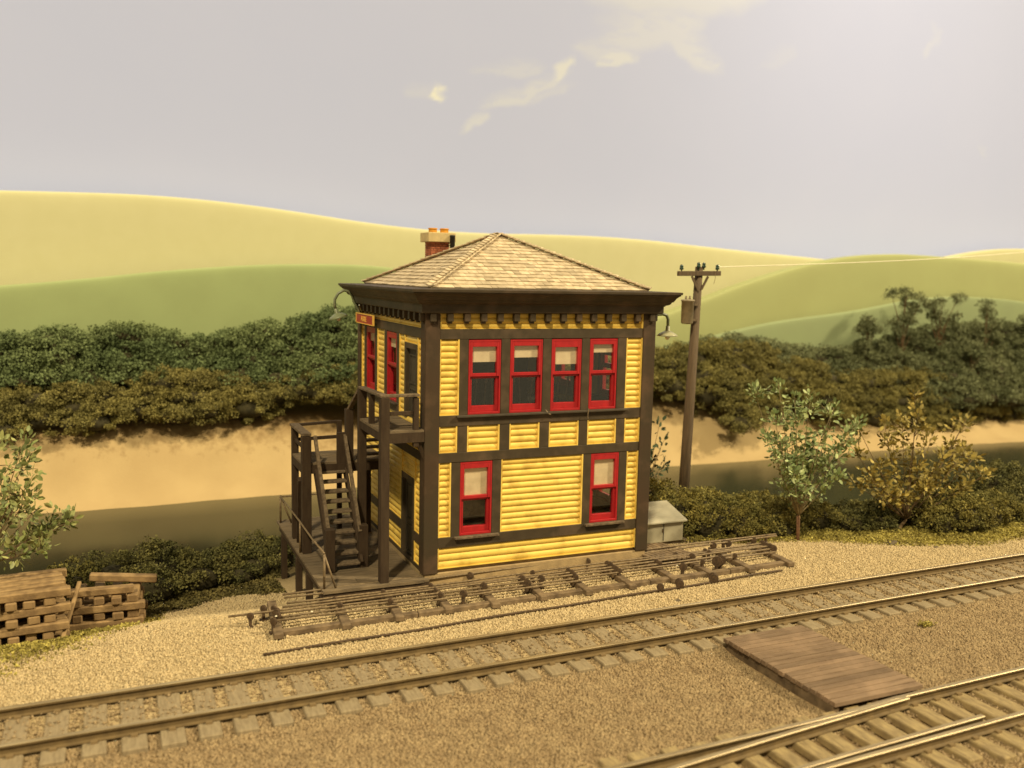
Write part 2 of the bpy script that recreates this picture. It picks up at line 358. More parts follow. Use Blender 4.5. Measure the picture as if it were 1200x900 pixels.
hill('hills', [(12, 3), (16.1, 3.89), (19.4, 4.87), (21.3, 5.63), (23.3, 6.21), (24.9, 6.8), (28.2, 7.57), (31.6, 8.06), (34.1, 8.13), (38.6, 7.98), (43.5, 7.86), (51.2, 7.15), (62, 6), (78, 6.8), (104, 5.5)], 20.9, .9, mh2b)
hill('hills', [(18, 3), (21.7, 3.92), (23.2, 4.25), (26.4, 4.68), (29.8, 4.95), (33.3, 5.6), (35.7, 5.86), (39, 5.84), (42.5, 5.63), (50.1, 4.55), (60, 3.5), (104, 3)], 19.6, .5, mh3)

# sky backdrop: painted board with brushed clouds
def sky():
    nx, nz = 1200, 320; x = np.linspace(-42, 106, nx); z = np.linspace(-2, 34, nz); X, Z = np.meshgrid(x, z)
    w1 = fbm(X*.8, Z*1.2, 5); w2 = fbm(X*.8+40, Z*1.2+9, 5); st = fbm(X*1.1+Z*.6, Z*4.2, 4)
    Xw = X+w1*1.5; Zw = Z+w2*.8
    A = np.zeros_like(X)
    for (cx, cz, a, b_, ang, op, pw) in [(8.45, 14.75, .50, .36, -50, 1.0, 1), (7.7, 14.75, 1.0, .5, 0, .18, 1), (10.2, 13.6, .85, .42, 40, .42, 1),
            (12.6, 15.3, 2.6, .50, 22, .42, 1), (14.6, 16.4, 1.0, .35, 40, .70, 1), (12.0, 16.3, 2.0, .5, 10, .25, 1), (14.0, 15.3, 1.6, .4, 20, .22, 1), (17.4, 17.35, 1.5, .42, 12, .55, 1), (16.8, 17.9, 1.8, .7, 12, .28, 1), (19.6, 19.2, 3.6, 1.3, 14, .34, 1), (22.0, 18.4, 2.2, .9, -32, .36, 1),
            (21, 21.4, 6, 1.8, 8, .38, 1), (27.5, 18.6, 1.6, .5, 30, .10, 1), (38.6, 20.6, .5, 1.2, -20, .18, 1), (43.6, 14.8, .5, .3, -40, .15, 1)]:
        c_, s_ = math.cos(R(ang)), math.sin(R(ang)); dx = Xw-cx; dz = Zw-cz
        u = (dx*c_+dz*s_)/a; v = (-dx*s_+dz*c_)/b_
        d = np.sqrt(u*u+v*v); e = np.where(v < 0, .38, .9)     # crisp lower edge, feathered top
        k = op*np.clip((1.08-d)/e, 0, 1)*(1-.45*sstep(.0, .25, st+.02)*(v > -.3))
        A = np.maximum(A, k*(.85 if op > .9 else .72))
    V = np.stack([X.ravel(), np.full(X.size, 24.2), Z.ravel()], 1)
    i = (np.arange(nz-1)[:, None]*nx+np.arange(nx-1)[None, :]).ravel(); F = np.stack([i, i+1, i+1+nx, i+nx], 1)
    m = bpy.data.materials.new('painted_sky'); m.use_nodes = True; n = m.node_tree.nodes; L = m.node_tree.links; b = n['Principled BSDF']
    b.inputs['Roughness'].default_value = .6; b.inputs['Specular IOR Level'].default_value = .25
    at = n.new('ShaderNodeAttribute'); at.attribute_name = 'cloud'
    tc = n.new('ShaderNodeTexCoord'); t = n.new('ShaderNodeTexNoise'); t.inputs['Scale'].default_value = .25; t.inputs['Detail'].default_value = 6; L.new(tc.outputs['Object'], t.inputs['Vector'])
    m0 = n.new('ShaderNodeMixRGB'); L.new(t.outputs[0], m0.inputs[0]); m0.inputs[1].default_value = (.45, .515, .845, 1); m0.inputs[2].default_value = (.475, .535, .86, 1)
    m1 = n.new('ShaderNodeMixRGB'); L.new(at.outputs['Fac'], m1.inputs[0]); L.new(m0.outputs[0], m1.inputs[1]); m1.inputs[2].default_value = (.74, .78, .80, 1)
    L.new(m1.outputs[0], b.inputs['Base Color'])
    o = np_mesh('sky', V, F, m); o['kind'] = 'structure'
    a = o.data.attributes.new('cloud', 'FLOAT', 'POINT'); a.data.foreach_set('value', A.ravel().astype(np.float32))
    s = o.modifiers.new('board', 'SOLIDIFY'); s.thickness = .3; s.offset = 1
sky()

# ------------------------------------------------------------------ signal tower
TW, TD = 5.2, 5.37
tower = thing('signal_tower', (2.6, 2.685, 0), 'two storey yellow clapboard tower with brown trim, red windows and hipped shingle roof', 'building')
class Wall:
    def __init__(s, O, U, N): s.O = Vector(O); s.U = Vector(U); s.N = Vector(N)
    def P(s, u, z, d): return s.O+s.U*u+s.N*d+Vector((0, 0, z))
    def box(s, mb, u0, u1, z0, z1, d0, d1, mi=0):
        p = [s.P(u0, z0, d1), s.P(u1, z0, d1), s.P(u1, z0, d0), s.P(u0, z0, d0), s.P(u0, z1, d1), s.P(u1, z1, d1), s.P(u1, z1, d0), s.P(u0, z1, d0)]
        if s.U.cross(Vector((0, 0, 1))).dot(s.N) < 0: p = [p[i] for i in (3, 2, 1, 0, 7, 6, 5, 4)]
        mb.hexa(p, mi)
    def siding(s, mb, u0, u1, z0, z1, pitch=.130):
        n = max(1, round((z1-z0)/pitch)); p = (z1-z0)/n
        prof = [(0, .0), (.05, .010), (.14, .020), (.30, .029), (.50, .032), (.70, .027), (.86, .015), (.95, .002)]
        pts = [(z0, -.10)]+[(z0+(i+t)*p, d) for i in range(n) for t, d in prof]+[(z1, 0), (z1, -.10)]
        k = len(mb.v)
        for (z, d) in pts: mb.v.append(tuple(s.P(u0, z, d))); mb.v.append(tuple(s.P(u1, z, d)))
        m_ = len(pts)
        for i in range(m_): j = (i+1) % m_; mb.f.append((k+2*i, k+2*j, k+2*j+1, k+2*i+1)); mb.mi.append(0)
        mb.f.append(tuple(k+2*i for i in range(m_))); mb.mi.append(0); mb.f.append(tuple(k+2*i+1 for i in range(m_))[::-1]); mb.mi.append(0)
        s.box(mb, u0, u0+.025, z0+.002, z1-.002, -.05, .052); s.box(mb, u1-.03, u1, z0+.002, z1-.002, -.05, .052)
        s.box(mb, u0+.025, u1-.03, z0+.002, z0+.02, -.05, .047)
PZ = .08   # timber proud of siding plane
def window(wl, u0, u1, z0, z1, blind, parent, lift=0, top=.13, label=None):
    f = MB(); wl.box(f, u0, u0+.035, z0, z1, -.12, .045); wl.box(f, u1-.035, u1, z0, z1, -.12, .045); wl.box(f, u0+.035, u1-.035, z1-.05, z1, -.12, .045); wl.box(f, u0+.035, u1-.035, z0, z0+.05, -.12, .045)
    w = f.build('window', M['red'], parent, .004)
    zm = (z0+z1)/2+lift
    a, b = u0+.035, u1-.035
    s = MB(); wl.box(s, a, a+.055, zm-.03, z1-.05, -.05, .042); wl.box(s, b-.055, b, zm-.03, z1-.05, -.05, .042); wl.box(s, a+.055, b-.055, z1-.05-(top-.05), z1-.05, -.05, .042); wl.box(s, a+.055, b-.055, zm-.03, zm+.035, -.05, .034)
    s.build('sash', M['red'], w, .005)
    s = MB(); wl.box(s, a, a+.055, z0+.05, zm-.032, -.09, -.005); wl.box(s, b-.055, b, z0+.05, zm-.032, -.09, -.005); wl.box(s, a+.055, b-.055, z0+.05, z0+.17, -.09, -.005); wl.box(s, a+.055, b-.055, zm-.075, zm-.032, -.09, -.012)
    s.build('sash', M['red'], w, .005)
    g = MB(); wl.box(g, a+.05, b-.05, zm+.03, z1-top+.005, -.022, -.018); wl.box(g, a+.05, b-.05, z0+.165, zm-.07, -.062, -.058); g.build('pane', M['glass'], w)
    if blind > 0:
        k = MB(); wl.box(k, a+.052, b-.052, max(z1-.05-blind, zm+.036), z1-top-.002, -.034, -.028)
        if z1-.05-blind < zm: wl.box(k, a+.052, b-.052, z1-.05-blind, zm-.07, -.080, -.075)
        k.build('roller_blind', M['cream'], w)
    return w
front = Wall((0, 0, 0), (1, 0, 0), (0, -1, 0)); left = Wall((0, 0, 0), (0, 1, 0), (-1, 0, 0))
right = Wall((TW, 0, 0), (0, 1, 0), (1, 0, 0)); back = Wall((0, TD, 0), (1, 0, 0), (0, 1, 0))
ZA = (.44, .89, 1.11, 2.68, 2.88, 3.43, 3.655, 5.214, 5.42, 5.76)
cp = .235
# corner posts
for (x0, y0) in ((-PZ, -PZ), (TW-cp, -PZ), (-PZ, TD-cp), (TW-cp, TD-cp)):
    m_ = MB().box((x0, y0, .36), (x0+cp+PZ, y0+cp+PZ, ZA[9])); m_.build('corner_post', M['brown2'], tower, .012)
# --- front
sd = MB(); tm = MB()
for u0, u1 in ((cp, .655), (4.56, TW-cp)): front.siding(sd, u0, u1, ZA[6], ZA[7])
mid_edges = [(cp, .63), (.85, 1.57), (1.80, 2.49), (2.72, 3.43), (3.65, 4.36), (4.58, TW-cp)]
for u0, u1 in mid_edges: front.siding(sd, u0, u1, ZA[4], ZA[5])
front.siding(sd, cp, .51, ZA[2], ZA[3]); front.siding(sd, 1.63, 3.57, ZA[2], ZA[3]); front.siding(sd, 4.67, TW-cp, ZA[2], ZA[3])
front.siding(sd, cp, TW-cp, ZA[0], ZA[1]); front.siding(sd, cp, TW-cp, ZA[8], ZA[9])
sd.build('siding', M['yellow'], tower)
for z0, z1 in ((ZA[1], ZA[2]), (ZA[3], ZA[4]), (ZA[5], ZA[6]), (ZA[7], ZA[8])): front.box(tm, cp, TW-cp, z0, z1, -.1, .06)
for u0, u1 in ((.655, .85), (1.58, 1.775), (2.535, 2.73), (3.46, 3.65), (4.345, 4.56)): front.box(tm, u0, u1, ZA[6], ZA[7], -.1, .055)
for a, b in zip(mid_edges[:-1], mid_edges[1:]): front.box(tm, a[1], b[0], ZA[4], ZA[5], -.1, .05)
for u0, u1 in ((.51, .71), (1.43, 1.63), (3.57, 3.765), (4.475, 4.67)): front.box(tm, u0, u1, ZA[2], ZA[3], -.1, .05)
tm.build('timber_frame', M['brown'], tower, .006)
for i, (u0, u1) in enumerate(((.86, 1.575), (1.785, 2.53), (2.74, 3.455), (3.66, 4.335))):
    window(front, u0, u1, ZA[6]+.002, ZA[7]-.01, (.42, .34, .50, .26)[i], tower, lift=.04, top=(.15, .14, .18, .13)[i])
sl = MB(); front.box(sl, .60, 4.62, ZA[6]-.045, ZA[6]-.005, .05, .13); sl.build('window_sill', M['doorp'], tower, .006)
for i, (u0, u1) in enumerate(((.715, 1.425), (3.77, 4.47))):
    window(front, u0, u1, ZA[2]+.002, ZA[3]-.005, (.80, .74)[i], tower, lift=.02, top=.15)
    sl = MB(); front.box(sl, u0-.13, u1+.15, ZA[2]-.05, ZA[2]-.003, .05, .15); sl.build('window_sill', M['tread'], tower, .006)
# --- left (stair) side
sd = MB(); tm = MB(); L0, L1 = cp, TD-cp
left.siding(sd, L0, .52, ZA[5]+.02, ZA[7]); left.siding(sd, 1.44, 1.84, ZA[5]+.02, ZA[7]); left.siding(sd, 3.03, 3.66, ZA[6], ZA[7]); left.siding(sd, 4.86, L1, ZA[6], ZA[7])
left.siding(sd, .52, 1.44, 5.06, ZA[7], .15)
left.siding(sd, L0, L1, ZA[8], ZA[9])
left.siding(sd, L0, .66, ZA[2], ZA[3]); left.siding(sd, 1.60, L1, ZA[2], ZA[3]); left.siding(sd, L0, .66, ZA[0], ZA[1]); left.siding(sd, 1.60, L1, ZA[0], ZA[1])
left.siding(sd, .66, 1.60, 2.22, ZA[3]); left.siding(sd, L0, L1, ZA[4], ZA[5]+.02)
sd.build('siding', M['yellow'], tower)
left.box(tm, 1.60, L1, ZA[1], ZA[2], -.1, .05); left.box(tm, L0, .66, ZA[1], ZA[2], -.1, .05)
left.box(tm, L0, L1, ZA[3], ZA[4], -.1, .05); left.box(tm, L0, L1, ZA[7], ZA[8], -.1, .06); left.box(tm, 1.84, L1, ZA[5]+.02, ZA[6], -.1, .06)
for u0, u1 in ((1.84, 2.04), (2.84, 3.03), (3.66, 3.86), (4.66, 4.86)): left.box(tm, u0, u1, ZA[6], ZA[7], -.1, .055)
left.box(tm, L0, L1, ZA[0]-.10, ZA[0], -.1, .045)
tm.build('timber_frame', M['brown'], tower, .006)
for u0, u1 in ((2.045, 2.835), (3.865, 4.655)):
    window(left, u0, u1, ZA[6]+.002, ZA[7]-.01, .3, tower, lift=.04, top=.14)
sl = MB(); left.box(sl, 1.95, 4.9, ZA[6]-.045, ZA[6]-.005, .05, .13); sl.build('window_sill', M['doorp'], tower, .006)
def door(wl, u0, u1, z0, z1, parent):
    f = MB(); wl.box(f, u0, u0+.11, z0, z1, -.08, .055); wl.box(f, u1-.11, u1, z0, z1, -.08, .055); wl.box(f, u0+.11, u1-.11, z1-.12, z1, -.08, .055)
    d = MB(); wl.box(d, u0+.11, u1-.11, z0, z1-.12, -.08, -.02); n = u1-u0
    for a, b in ((z0+.12, z0+(z1-z0)*.40), (z0+(z1-z0)*.46, z1-.24)):
        c0, c1 = u0+.20, u1-.20; wl.box(d, c0, c0+.03, a, b, -.02, .0); wl.box(d, c1-.03, c1, a, b, -.02, .0); wl.box(d, c0+.03, c1-.03, a, a+.03, -.02, .0); wl.box(d, c0+.03, c1-.03, b-.03, b, -.02, .0)
    o = d.build('door', M['doorp'], parent); f.build('door_frame', M['brown'], o, .005)
    h = MB(); h.lathe(wl.P(u0+.17, z0+(z1-z0)*.44, -.02), [(0, .06), (.02, .055), (.028, .035), (.012, .02), (.012, 0)], 8, wl.N); h.build('handle', M['rust'], o)
    return o
door(left, .52, 1.44, 3.45, 5.06, tower); door(left, .66, 1.60, .36, 2.22, tower)
# --- right and back walls (seen only from the side)
for wl, L1_ in ((right, TD-cp), (back, TW-cp)):
    sd = MB(); tm = MB(); c = (cp+L1_)/2
    for z0, z1 in ((ZA[0], ZA[1]), (ZA[4], ZA[5]), (ZA[8], ZA[9])): wl.siding(sd, cp, L1_, z0, z1)
    for zi in (2, 6):
        wl.siding(sd, cp, 1.2, ZA[zi], ZA[zi+1]); wl.siding(sd, 2.2, L1_-1.7, ZA[zi], ZA[zi+1]); wl.siding(sd, L1_-.7, L1_, ZA[zi], ZA[zi+1])
        for u in (1.2, L1_-1.7):
            wl.box(tm, u, u+.14, ZA[zi], ZA[zi+1], -.1, .055); wl.box(tm, u+.86, u+1.0, ZA[zi], ZA[zi+1], -.1, .055)
            window(wl, u+.145, u+.855, ZA[zi]+.002, ZA[zi+1]-.01, .5, tower)
    sd.build('siding', M['yellow'], tower)
    for z0, z1 in ((ZA[1], ZA[2]), (ZA[3], ZA[4]), (ZA[5], ZA[6]), (ZA[7], ZA[8])): wl.box(tm, cp, L1_, z0, z1, -.1, .06)
    tm.build('timber_frame', M['brown'], tower, .006)
# inside: floors, inner lining and the lever frame seen through the panes
inn = MB(); inn.box((.14, .14, .4), (TW-.14, TD-.14, .46)); inn.box((.14, .14, 3.2), (TW-.14, TD-.14, 3.3)); inn.box((.14, .14, 5.6), (TW-.14, TD-.14, 5.66))
inn.box((.5, 1.6, .47), (TW-.5, 1.66, 3.19)); inn.box((.5, 2.6, 3.31), (3.4, 2.66, 5.59)); inn.build('floor', M['dark'], tower)
lv = MB(); lv.box((1.0, .75, 3.31), (4.2, 1.1, 3.62))
for i in range(14):
    x = 1.15+i*.22; a = .12*(1 if i % 3 else -1); lv.tube([(x, .92, 3.6), (x, .92-a, 4.28)], .018, 6); lv.tube([(x, .92-a, 4.2), (x, .92-a*1.15, 4.38)], .028, 6)
lv.build('lever_frame', M['rod'], tower)
# foundation
fd = MB(); fd.box((-.04, -.05, -.8), (TW+.04, TD+.05, .36)); fd.box((.03, .02, .36), (TW-.03, TD-.02, .44)); fd.build('foundation', M['tan'], tower, .01)
# cornice
def sweep(mb, prof):
    k = len(mb.v)
    for (o, z) in prof:
        for (x, y) in ((-o, -o), (TW+o, -o), (TW+o, TD+o), (-o, TD+o)): mb.v.append((x, y, z))
    for i in range(len(prof)-1):
        for j in range(4): j2 = (j+1) % 4; mb.f.append((k+4*i+j, k+4*i+j2, k+4*i+4+j2, k+4*i+4+j)); mb.mi.append(0)
cn = MB()
sweep(cn, [(-.12, 5.74), (.17, 5.74), (.19, 5.76), (.19, 5.90), (.21, 5.905), (.215, 5.925), (.27, 5.94), (.30, 5.965), (.315, 6.0), (.345, 6.01), (.36, 6.04), (.385, 6.085), (.43, 6.13), (.455, 6.145), (.455, 6.165), (.48, 6.17), (.485, 6.215), (.47, 6.225), (-.12, 6.235)])
cn.build('cornice', M['brown'], tower)
# brackets under the cornice
def bracket(wl, u):
    m_ = MB(); wl.box(m_, u-.062, u+.062, 5.575, 5.738, .04, .165); wl.box(m_, u-.05, u+.05, 5.53, 5.575, .04, .11); m_.build('bracket', M['brown'], tower, .008)
for i in range(15): bracket(front, .06+i*(TW-.12)/14)
for i in range(15): bracket(left, .06+i*(TD-.12)/14)
for i in range(15): bracket(right, .06+i*(TD-.12)/14)
# roof with shingle courses
INS, ZB, ZT = .06, 6.235, 7.44
roofm = MB(); ax, ay = TW/2, TD/2
cs = [(INS, INS), (TW-INS, INS), (TW-INS, TD-INS), (INS, TD-INS)]
roofm.add([(x, y, ZB) for x, y in cs]+[(ax, ay, ZT-.02)], [(0, 1, 4), (1, 2, 4), (2, 3, 4), (3, 0, 4), (3, 2, 1, 0)])
NC = 16
for k in range(4):
    A = Vector((*cs[k], ZB)); B = Vector((*cs[(k+1) % 4], ZB)); T = Vector((ax, ay, ZT)); nrm = (B-A).cross(T-A).normalized()
    for c in range(NC):
        t0 = c/NC; t1 = min(1, (c+1.18)/NC); a0 = A.lerp(T, t0); b0 = B.lerp(T, t0); a1 = A.lerp(T, t1); b1 = B.lerp(T, t1)
        L = (b0-a0).length; L1 = (b1-a1).length; n_ = max(1, int(L/.19)); ed = (B-A).normalized()
        cuts = [0]
        while cuts[-1] < L: cuts.append(cuts[-1]+rnd.uniform(.13, .24))
        cuts[-1] = L
        mid = (L-L1)/2; up = (a1-a0)-ed*mid
        for s0, s1 in zip(cuts[:-1], cuts[1:]):
            if s1-s0 < .02: continue
            e0 = min(max(s0, mid), L-mid); e1 = min(max(s1, mid), L-mid)
            g = .004; th = .030+rnd.uniform(-.006, .008); dr = rnd.uniform(-.012, .012)
            lo0 = a0+ed*(s0+g)-up*(.06+dr); lo1 = a0+ed*(s1-g)-up*(.06+dr); hi1 = a0+ed*max(e1-g, e0+.001)+up; hi0 = a0+ed*e0+up
            if c == 0: lo0 = a0+ed*(s0+g); lo1 = a0+ed*(s1-g)
            roofm.hexa([lo0, lo1, hi1, hi0, lo0+nrm*th, lo1+nrm*th, hi1+nrm*.006, hi0+nrm*.006])
roof = roofm.build('roof', M['shingle'], tower)
hc = MB()
for k in range(4):
    A = Vector((*cs[k], ZB)); T = Vector((ax, ay, ZT)); d = (T-A).normalized(); Ln = (T-A).length; n1 = ((Vector((*cs[(k+1) % 4], ZB))-A).cross(T-A)).normalized(); n0 = ((A-Vector((*cs[k-1], ZB))).cross(T-A)).normalized()
    e1 = d.cross(n1).normalized(); e0 = d.cross(n0).normalized()
    for i in range(24):
        p0 = A+d*(i*Ln/24-.01); p1 = A+d*((i+1.25)*Ln/24)
        for nn, ee, sg in ((n1, e1, -1), (n0, e0, 1)):
            w = .12+rnd.uniform(-.012, .012)
            q = ee*sg*w
            hc.hexa([p0+nn*.035, p0+q+nn*.035, p1+q+nn*.018, p1+nn*.018, p0+nn*.062, p0+q+nn*.062, p1+q+nn*.030, p1+nn*.030])
hc.build('hip_cap', M['shingle'], roof)
# chimney
cx0, cx1, cy0, cy1 = 1.42, 1.90, 4.15, 4.60
bk = MB(); ch = MB(); ch.box((cx0+.015, cy0+.015, 6.3), (cx1-.015, cy1-.015, 7.29))
for c in range(17):
    z = 6.35+c*.0555
    for (p, q, ux) in (((cx0, cy0), (cx1, cy0), 1), ((cx0, cy1), (cx1, cy1), 1), ((cx0, cy0), (cx0, cy1), 0), ((cx1, cy0), (cx1, cy1), 0)):
        Lg = (q[0]-p[0]) if ux else (q[1]-p[1]); nb = 4; st = Lg/nb; sh = (c % 2)*st/2
        e = [0]+[i*st+sh for i in range(0 if sh else 1, nb)]+[Lg]
        for a, b in zip(e[:-1], e[1:]):
            if b-a < .02: continue
            if ux: y = p[1]; bk.box((p[0]+a+.004, y-.008 if y == cy0 else y-.03, z+.004), (p[0]+b-.004, y+.03 if y == cy0 else y+.008, z+.050))
            else: x = p[0]; bk.box((x-.008 if x == cx0 else x-.03, p[1]+a+.012, z+.004), (x+.03 if x == cx0 else x+.008, p[1]+b-.012, z+.050))
chim = ch.build('chimney', M['mortar'], tower); bk.build('brickwork', M['brick'], chim)
MB().box((cx0-.10, cy0-.10, 7.29), (cx1+.13, cy1+.10, 7.52)).build('chimney_cap', M['stonecap'], chim, .012)
for x in (1.52, 1.82):
    MB().lathe((x, 4.32, 7.52), [(.10, 0), (.105, .05), (.10, .08), (.115, .085), (.115, .11), (.085, .115), (.08, .02)], 14).build('chimney_pot', M['pot'], chim, smooth=True)
MB().lathe((1.93, 4.02, 6.4), [(.062, 0), (.062, 1.02), (.068, 1.025), (.068, 1.06), (.055, 1.065), (.05, .9)], 12).build('stovepipe', M['iron'], tower, smooth=True)
# name board on the stair side
sg = MB(); left.box(sg, 3.54, 5.08, 5.285, 5.50, .17, .20); sgn = sg.build('name_board', M['red'], tower)
tr = MB(); left.box(tr, 3.52, 5.10, 5.268, 5.288, .165, .21); left.box(tr, 3.52, 5.10, 5.497, 5.517, .165, .21); left.box(tr, 3.50, 3.535, 5.268, 5.517, .165, .21); left.box(tr, 5.085, 5.12, 5.268, 5.517, .165, .21)
tr.build('border', M['gold'], sgn)
fc = bpy.data.curves.new('lettering', 'FONT'); fc.body = 'ABBE'; fc.size = .19; fc.extrude = .004; fc.align_x = 'CENTER'; fc.space_character = 1.3
to = bpy.data.objects.new('tmp', fc); COL.objects.link(to); to.matrix_world = Matrix(((0, 0, -1, 0), (-1, 0, 0, 0), (0, 1, 0, 0), (0, 0, 0, 1)))
bpy.context.view_layer.update(); me = bpy.data.meshes.new_from_object(to.evaluated_get(bpy.context.evaluated_depsgraph_get())); mw = to.matrix_world.copy(); bpy.data.objects.remove(to)
me.name = 'lettering'; off = Vector((-.204, 4.36, 5.325))-root_loc(sgn)
for v in me.vertices: v.co = mw @ v.co + off
me.materials.clear(); me.materials.append(M['gold']); lo = bpy.data.objects.new('lettering', me); COL.objects.link(lo); lo.parent = sgn
# thin steel cable stubs on belt (twigs of wire stuck on the trim)
MB().tube([(2.60, -.10, 3.70), (2.66, -.12, 3.62), (2.71, -.13, 3.60)], .012, 5).build('wire_stub', M['rod'], tower)
MB().tube([(3.62, -.13, 3.70), (3.60, -.14, 3.52), (3.61, -.14, 3.47)], .010, 5).build('wire_stub', M['rod'], tower)

# ------------------------------------------------------------------ gooseneck lamps
def gooseneck(loc, pts, sc, saxis, label, struts=(), sm='shade'):
    t = thing('wall_lamp', loc, label, 'lamp', 'gooseneck lamps on the tower')
    MB().tube(pts, .035, 8).build('arm', M['lampg'], t, smooth=True)
    for a, b in struts: MB().tube([a, b], .014, 6).build('strut', M['lampg'], t)
    ax = Vector(saxis).normalized(); c = Vector(sc)
    MB().lathe(c, [(.03, .16), (.045, .15), (.05, .05), (.06, .04), (.10, .025), (.20, -.03), (.245, -.075), (.235, -.078), (.19, -.04), (.09, .01), (.03, .02)], 20, ax).build('lamp_shade', M[sm], t, smooth=True)
    MB().lathe(c, [(.03, .0), (.035, -.04), (.055, -.09), (.055, -.12), (.03, -.155), (.001, -.165)], 10, ax).build('bulb', M['bulb'], t, smooth=True)
    return t
gooseneck((TW, .25, 5.5), [(TW+.06, .25, 5.50), (TW+.14, .25, 5.60), (TW+.22, .25, 5.69), (TW+.34, .25, 5.715), (TW+.46, .25, 5.72), (TW+.56, .25, 5.69), (TW+.60, .25, 5.60), (TW+.60, .25, 5.42)], (TW+.60, .25, 5.30), (0, 0, 1), 'cream enamel lamp hanging level under the right end of the tower cornice')
gooseneck((0, 5.0, 5.40), [(-.05, 5.0, 5.42), (-.16, 5.0, 5.56), (-.27, 5.0, 5.76), (-.33, 5.0, 5.93), (-.42, 5.0, 6.04), (-.54, 5.0, 6.06), (-.68, 5.0, 5.98), (-.76, 5.0, 5.84), (-.77, 5.0, 5.70), (-.74, 5.0, 5.60)], (-.70, 5.0, 5.46), (-.28, 0, .96), 'green curved gooseneck lamp with tilted shade at the far left corner of the tower', [((-.05, 5.0, 5.44), (-.28, 4.5, 5.72))], 'shade_olive')

# ------------------------------------------------------------------ deck and outside stairs
DZ = .30
deck = thing('wooden_deck', (-1.07, 2.5, DZ), 'weathered board deck on short posts along the stair side of the tower', 'deck')
d = MB(); y = -.20
while y < 5.35:
    w = rnd.uniform(.17, .21); x = -2.16
    seams = [-2.16, rnd.uniform(-1.6, -.6), -.085] if rnd.random() < .6 else [-2.16, -.085]
    for a, b in zip(seams[:-1], seams[1:]): d.box((a+.004, y+.004, DZ-.055), (b-.004, min(y+w, 5.36)-.004, DZ+rnd.uniform(-.006, .004)))
    y += w
d.build('boards', M['deck'], deck)
d = MB(); d.box((-2.12, -.17, DZ-.28), (0.02, -.11, DZ-.057)); d.build('fascia', M['post'], deck)
for x in (-2.05, -1.2, -.3): MB().box((x-.05, -.10, DZ-.25), (x+.05, 5.3, DZ-.058)).build('joist', M['post'], deck)
MB().box((-.084, -.16, DZ-.05), (.03, .0, DZ-.002)).build('end_board', M['deck'], deck)
for x in (-2.05, -.35):
    for y in (.3, 1.75, 2.95, 4.9):
        z = float(hz(x, y)); MB().box((x-.07, y-.07, z-.35), (x+.07, y+.07, DZ-.252)).build('deck_post', M['post'], deck, .008)
st = thing('outside_staircase', (-1.0, 1.8, DZ), 'dark timber staircase doubling back by a landing to the upper door of the tower', 'staircase')
def post(x, y, z0, z1, w=.17, name='post', dx=0, dy=0):
    b = MB(); h = w/2; b.hexa([(x-h, y-h, z0), (x+h, y-h, z0), (x+h, y+h, z0), (x-h, y+h, z0), (x-h+dx, y-h+dy, z1), (x+h+dx, y-h+dy, z1), (x+h+dx, y+h+dy, z1), (x-h+dx, y+h+dy, z1)]); return b.build(name, M['post'], st, .008)
def board(a, b, name, m='post', w=.06, h=.1, bev=.006): return MB().beam(a, b, w, h).build(name, M[m], st, bev)
UZ = 3.40
post(-.90, -.02, DZ, 4.07, .18); post(-.90, 1.75, DZ, 4.02, .17); post(-.25, -.02, 3.05, 4.05, .11); post(-.90, .95, 3.2, 4.0, .11)
p = MB(); y = -.08
while y < 1.78: w = rnd.uniform(.19, .24); p.box((-.97, y+.004, UZ-.05), (-.09, min(y+w, 1.80)-.004, UZ+rnd.uniform(-.004, .004))); y += w
p.build('upper_platform', M['deck'], st)
MB().box((-.81, -.09, UZ-.25), (-.085, -.03, UZ-.052)).build('fascia', M['post'], st); MB().box((-.96, .07, UZ-.22), (-.90, 1.66, UZ-.052)).build('fascia', M['post'], st); MB().box((-.88, 1.74, UZ-.25), (-.1, 1.80, UZ-.052)).build('fascia', M['post'], st)
for xx in (-.62, -.3): MB().box((xx-.04, -.025, UZ-.2), (xx+.04, 1.735, UZ-.052)).build('joist', M['post'], st)
MB().beam((-.20, .0, UZ-.25), (-.05, .0, UZ-.62), .06, .08).build('knee_brace', M['post'], st)
board((-1.0, -.02, 4.10), (-.19, -.02, 4.10), 'handrail', 'tread', .16, .05); board((-.90, .06, 4.10), (-.90, 1.85, 4.05), 'handrail', 'tread', .15, .05)
board((-.81, -.02, 3.74), (-.31, -.02, 3.74), 'midrail', 'post', .05, .08)
# landing
LZ = 2.33; ly0, ly1 = 2.42, 3.72
p = MB(); y = ly0
while y < ly1: w = rnd.uniform(.2, .26); p.box((-2.06, y+.004, LZ-.05), (-.16, min(y+w, ly1)-.004, LZ+rnd.uniform(-.004, .004))); y += w
p.build('landing', M['deck'], st)
MB().box((-1.88, ly0-.03, LZ-.24), (-.2, ly0+.03, LZ-.052)).build('fascia', M['post'], st); MB().box((-2.06, ly0+.1, LZ-.24), (-2.0, ly1, LZ-.052)).build('fascia', M['post'], st); MB().box((-1.98, ly1-.06, LZ-.24), (-.2, ly1, LZ-.052)).build('fascia', M['post'], st)
post(-1.97, 2.46, DZ, 2.93, .20); post(-1.99, 3.68, DZ, 2.95, .15); post(-.28, 3.64, DZ, LZ-.052, .14); post(-.26, 2.5, DZ, LZ-.052, .12)
board((-1.97, 2.36, 2.97), (-1.99, 3.78, 2.98), 'handrail', 'tread', .20, .06); board((-1.90, 3.68, 2.98), (-.98, 3.68, 3.02), 'handrail', 'post', .09, .06)
board((-1.90, 3.68, 2.64), (-.98, 3.68, 2.66), 'midrail', 'post', .05, .08); board((-1.99, 2.56, 2.64), (-1.99, 3.6, 2.64), 'midrail', 'post', .05, .08)
post(-.96, 3.66, DZ, 3.05, .11)
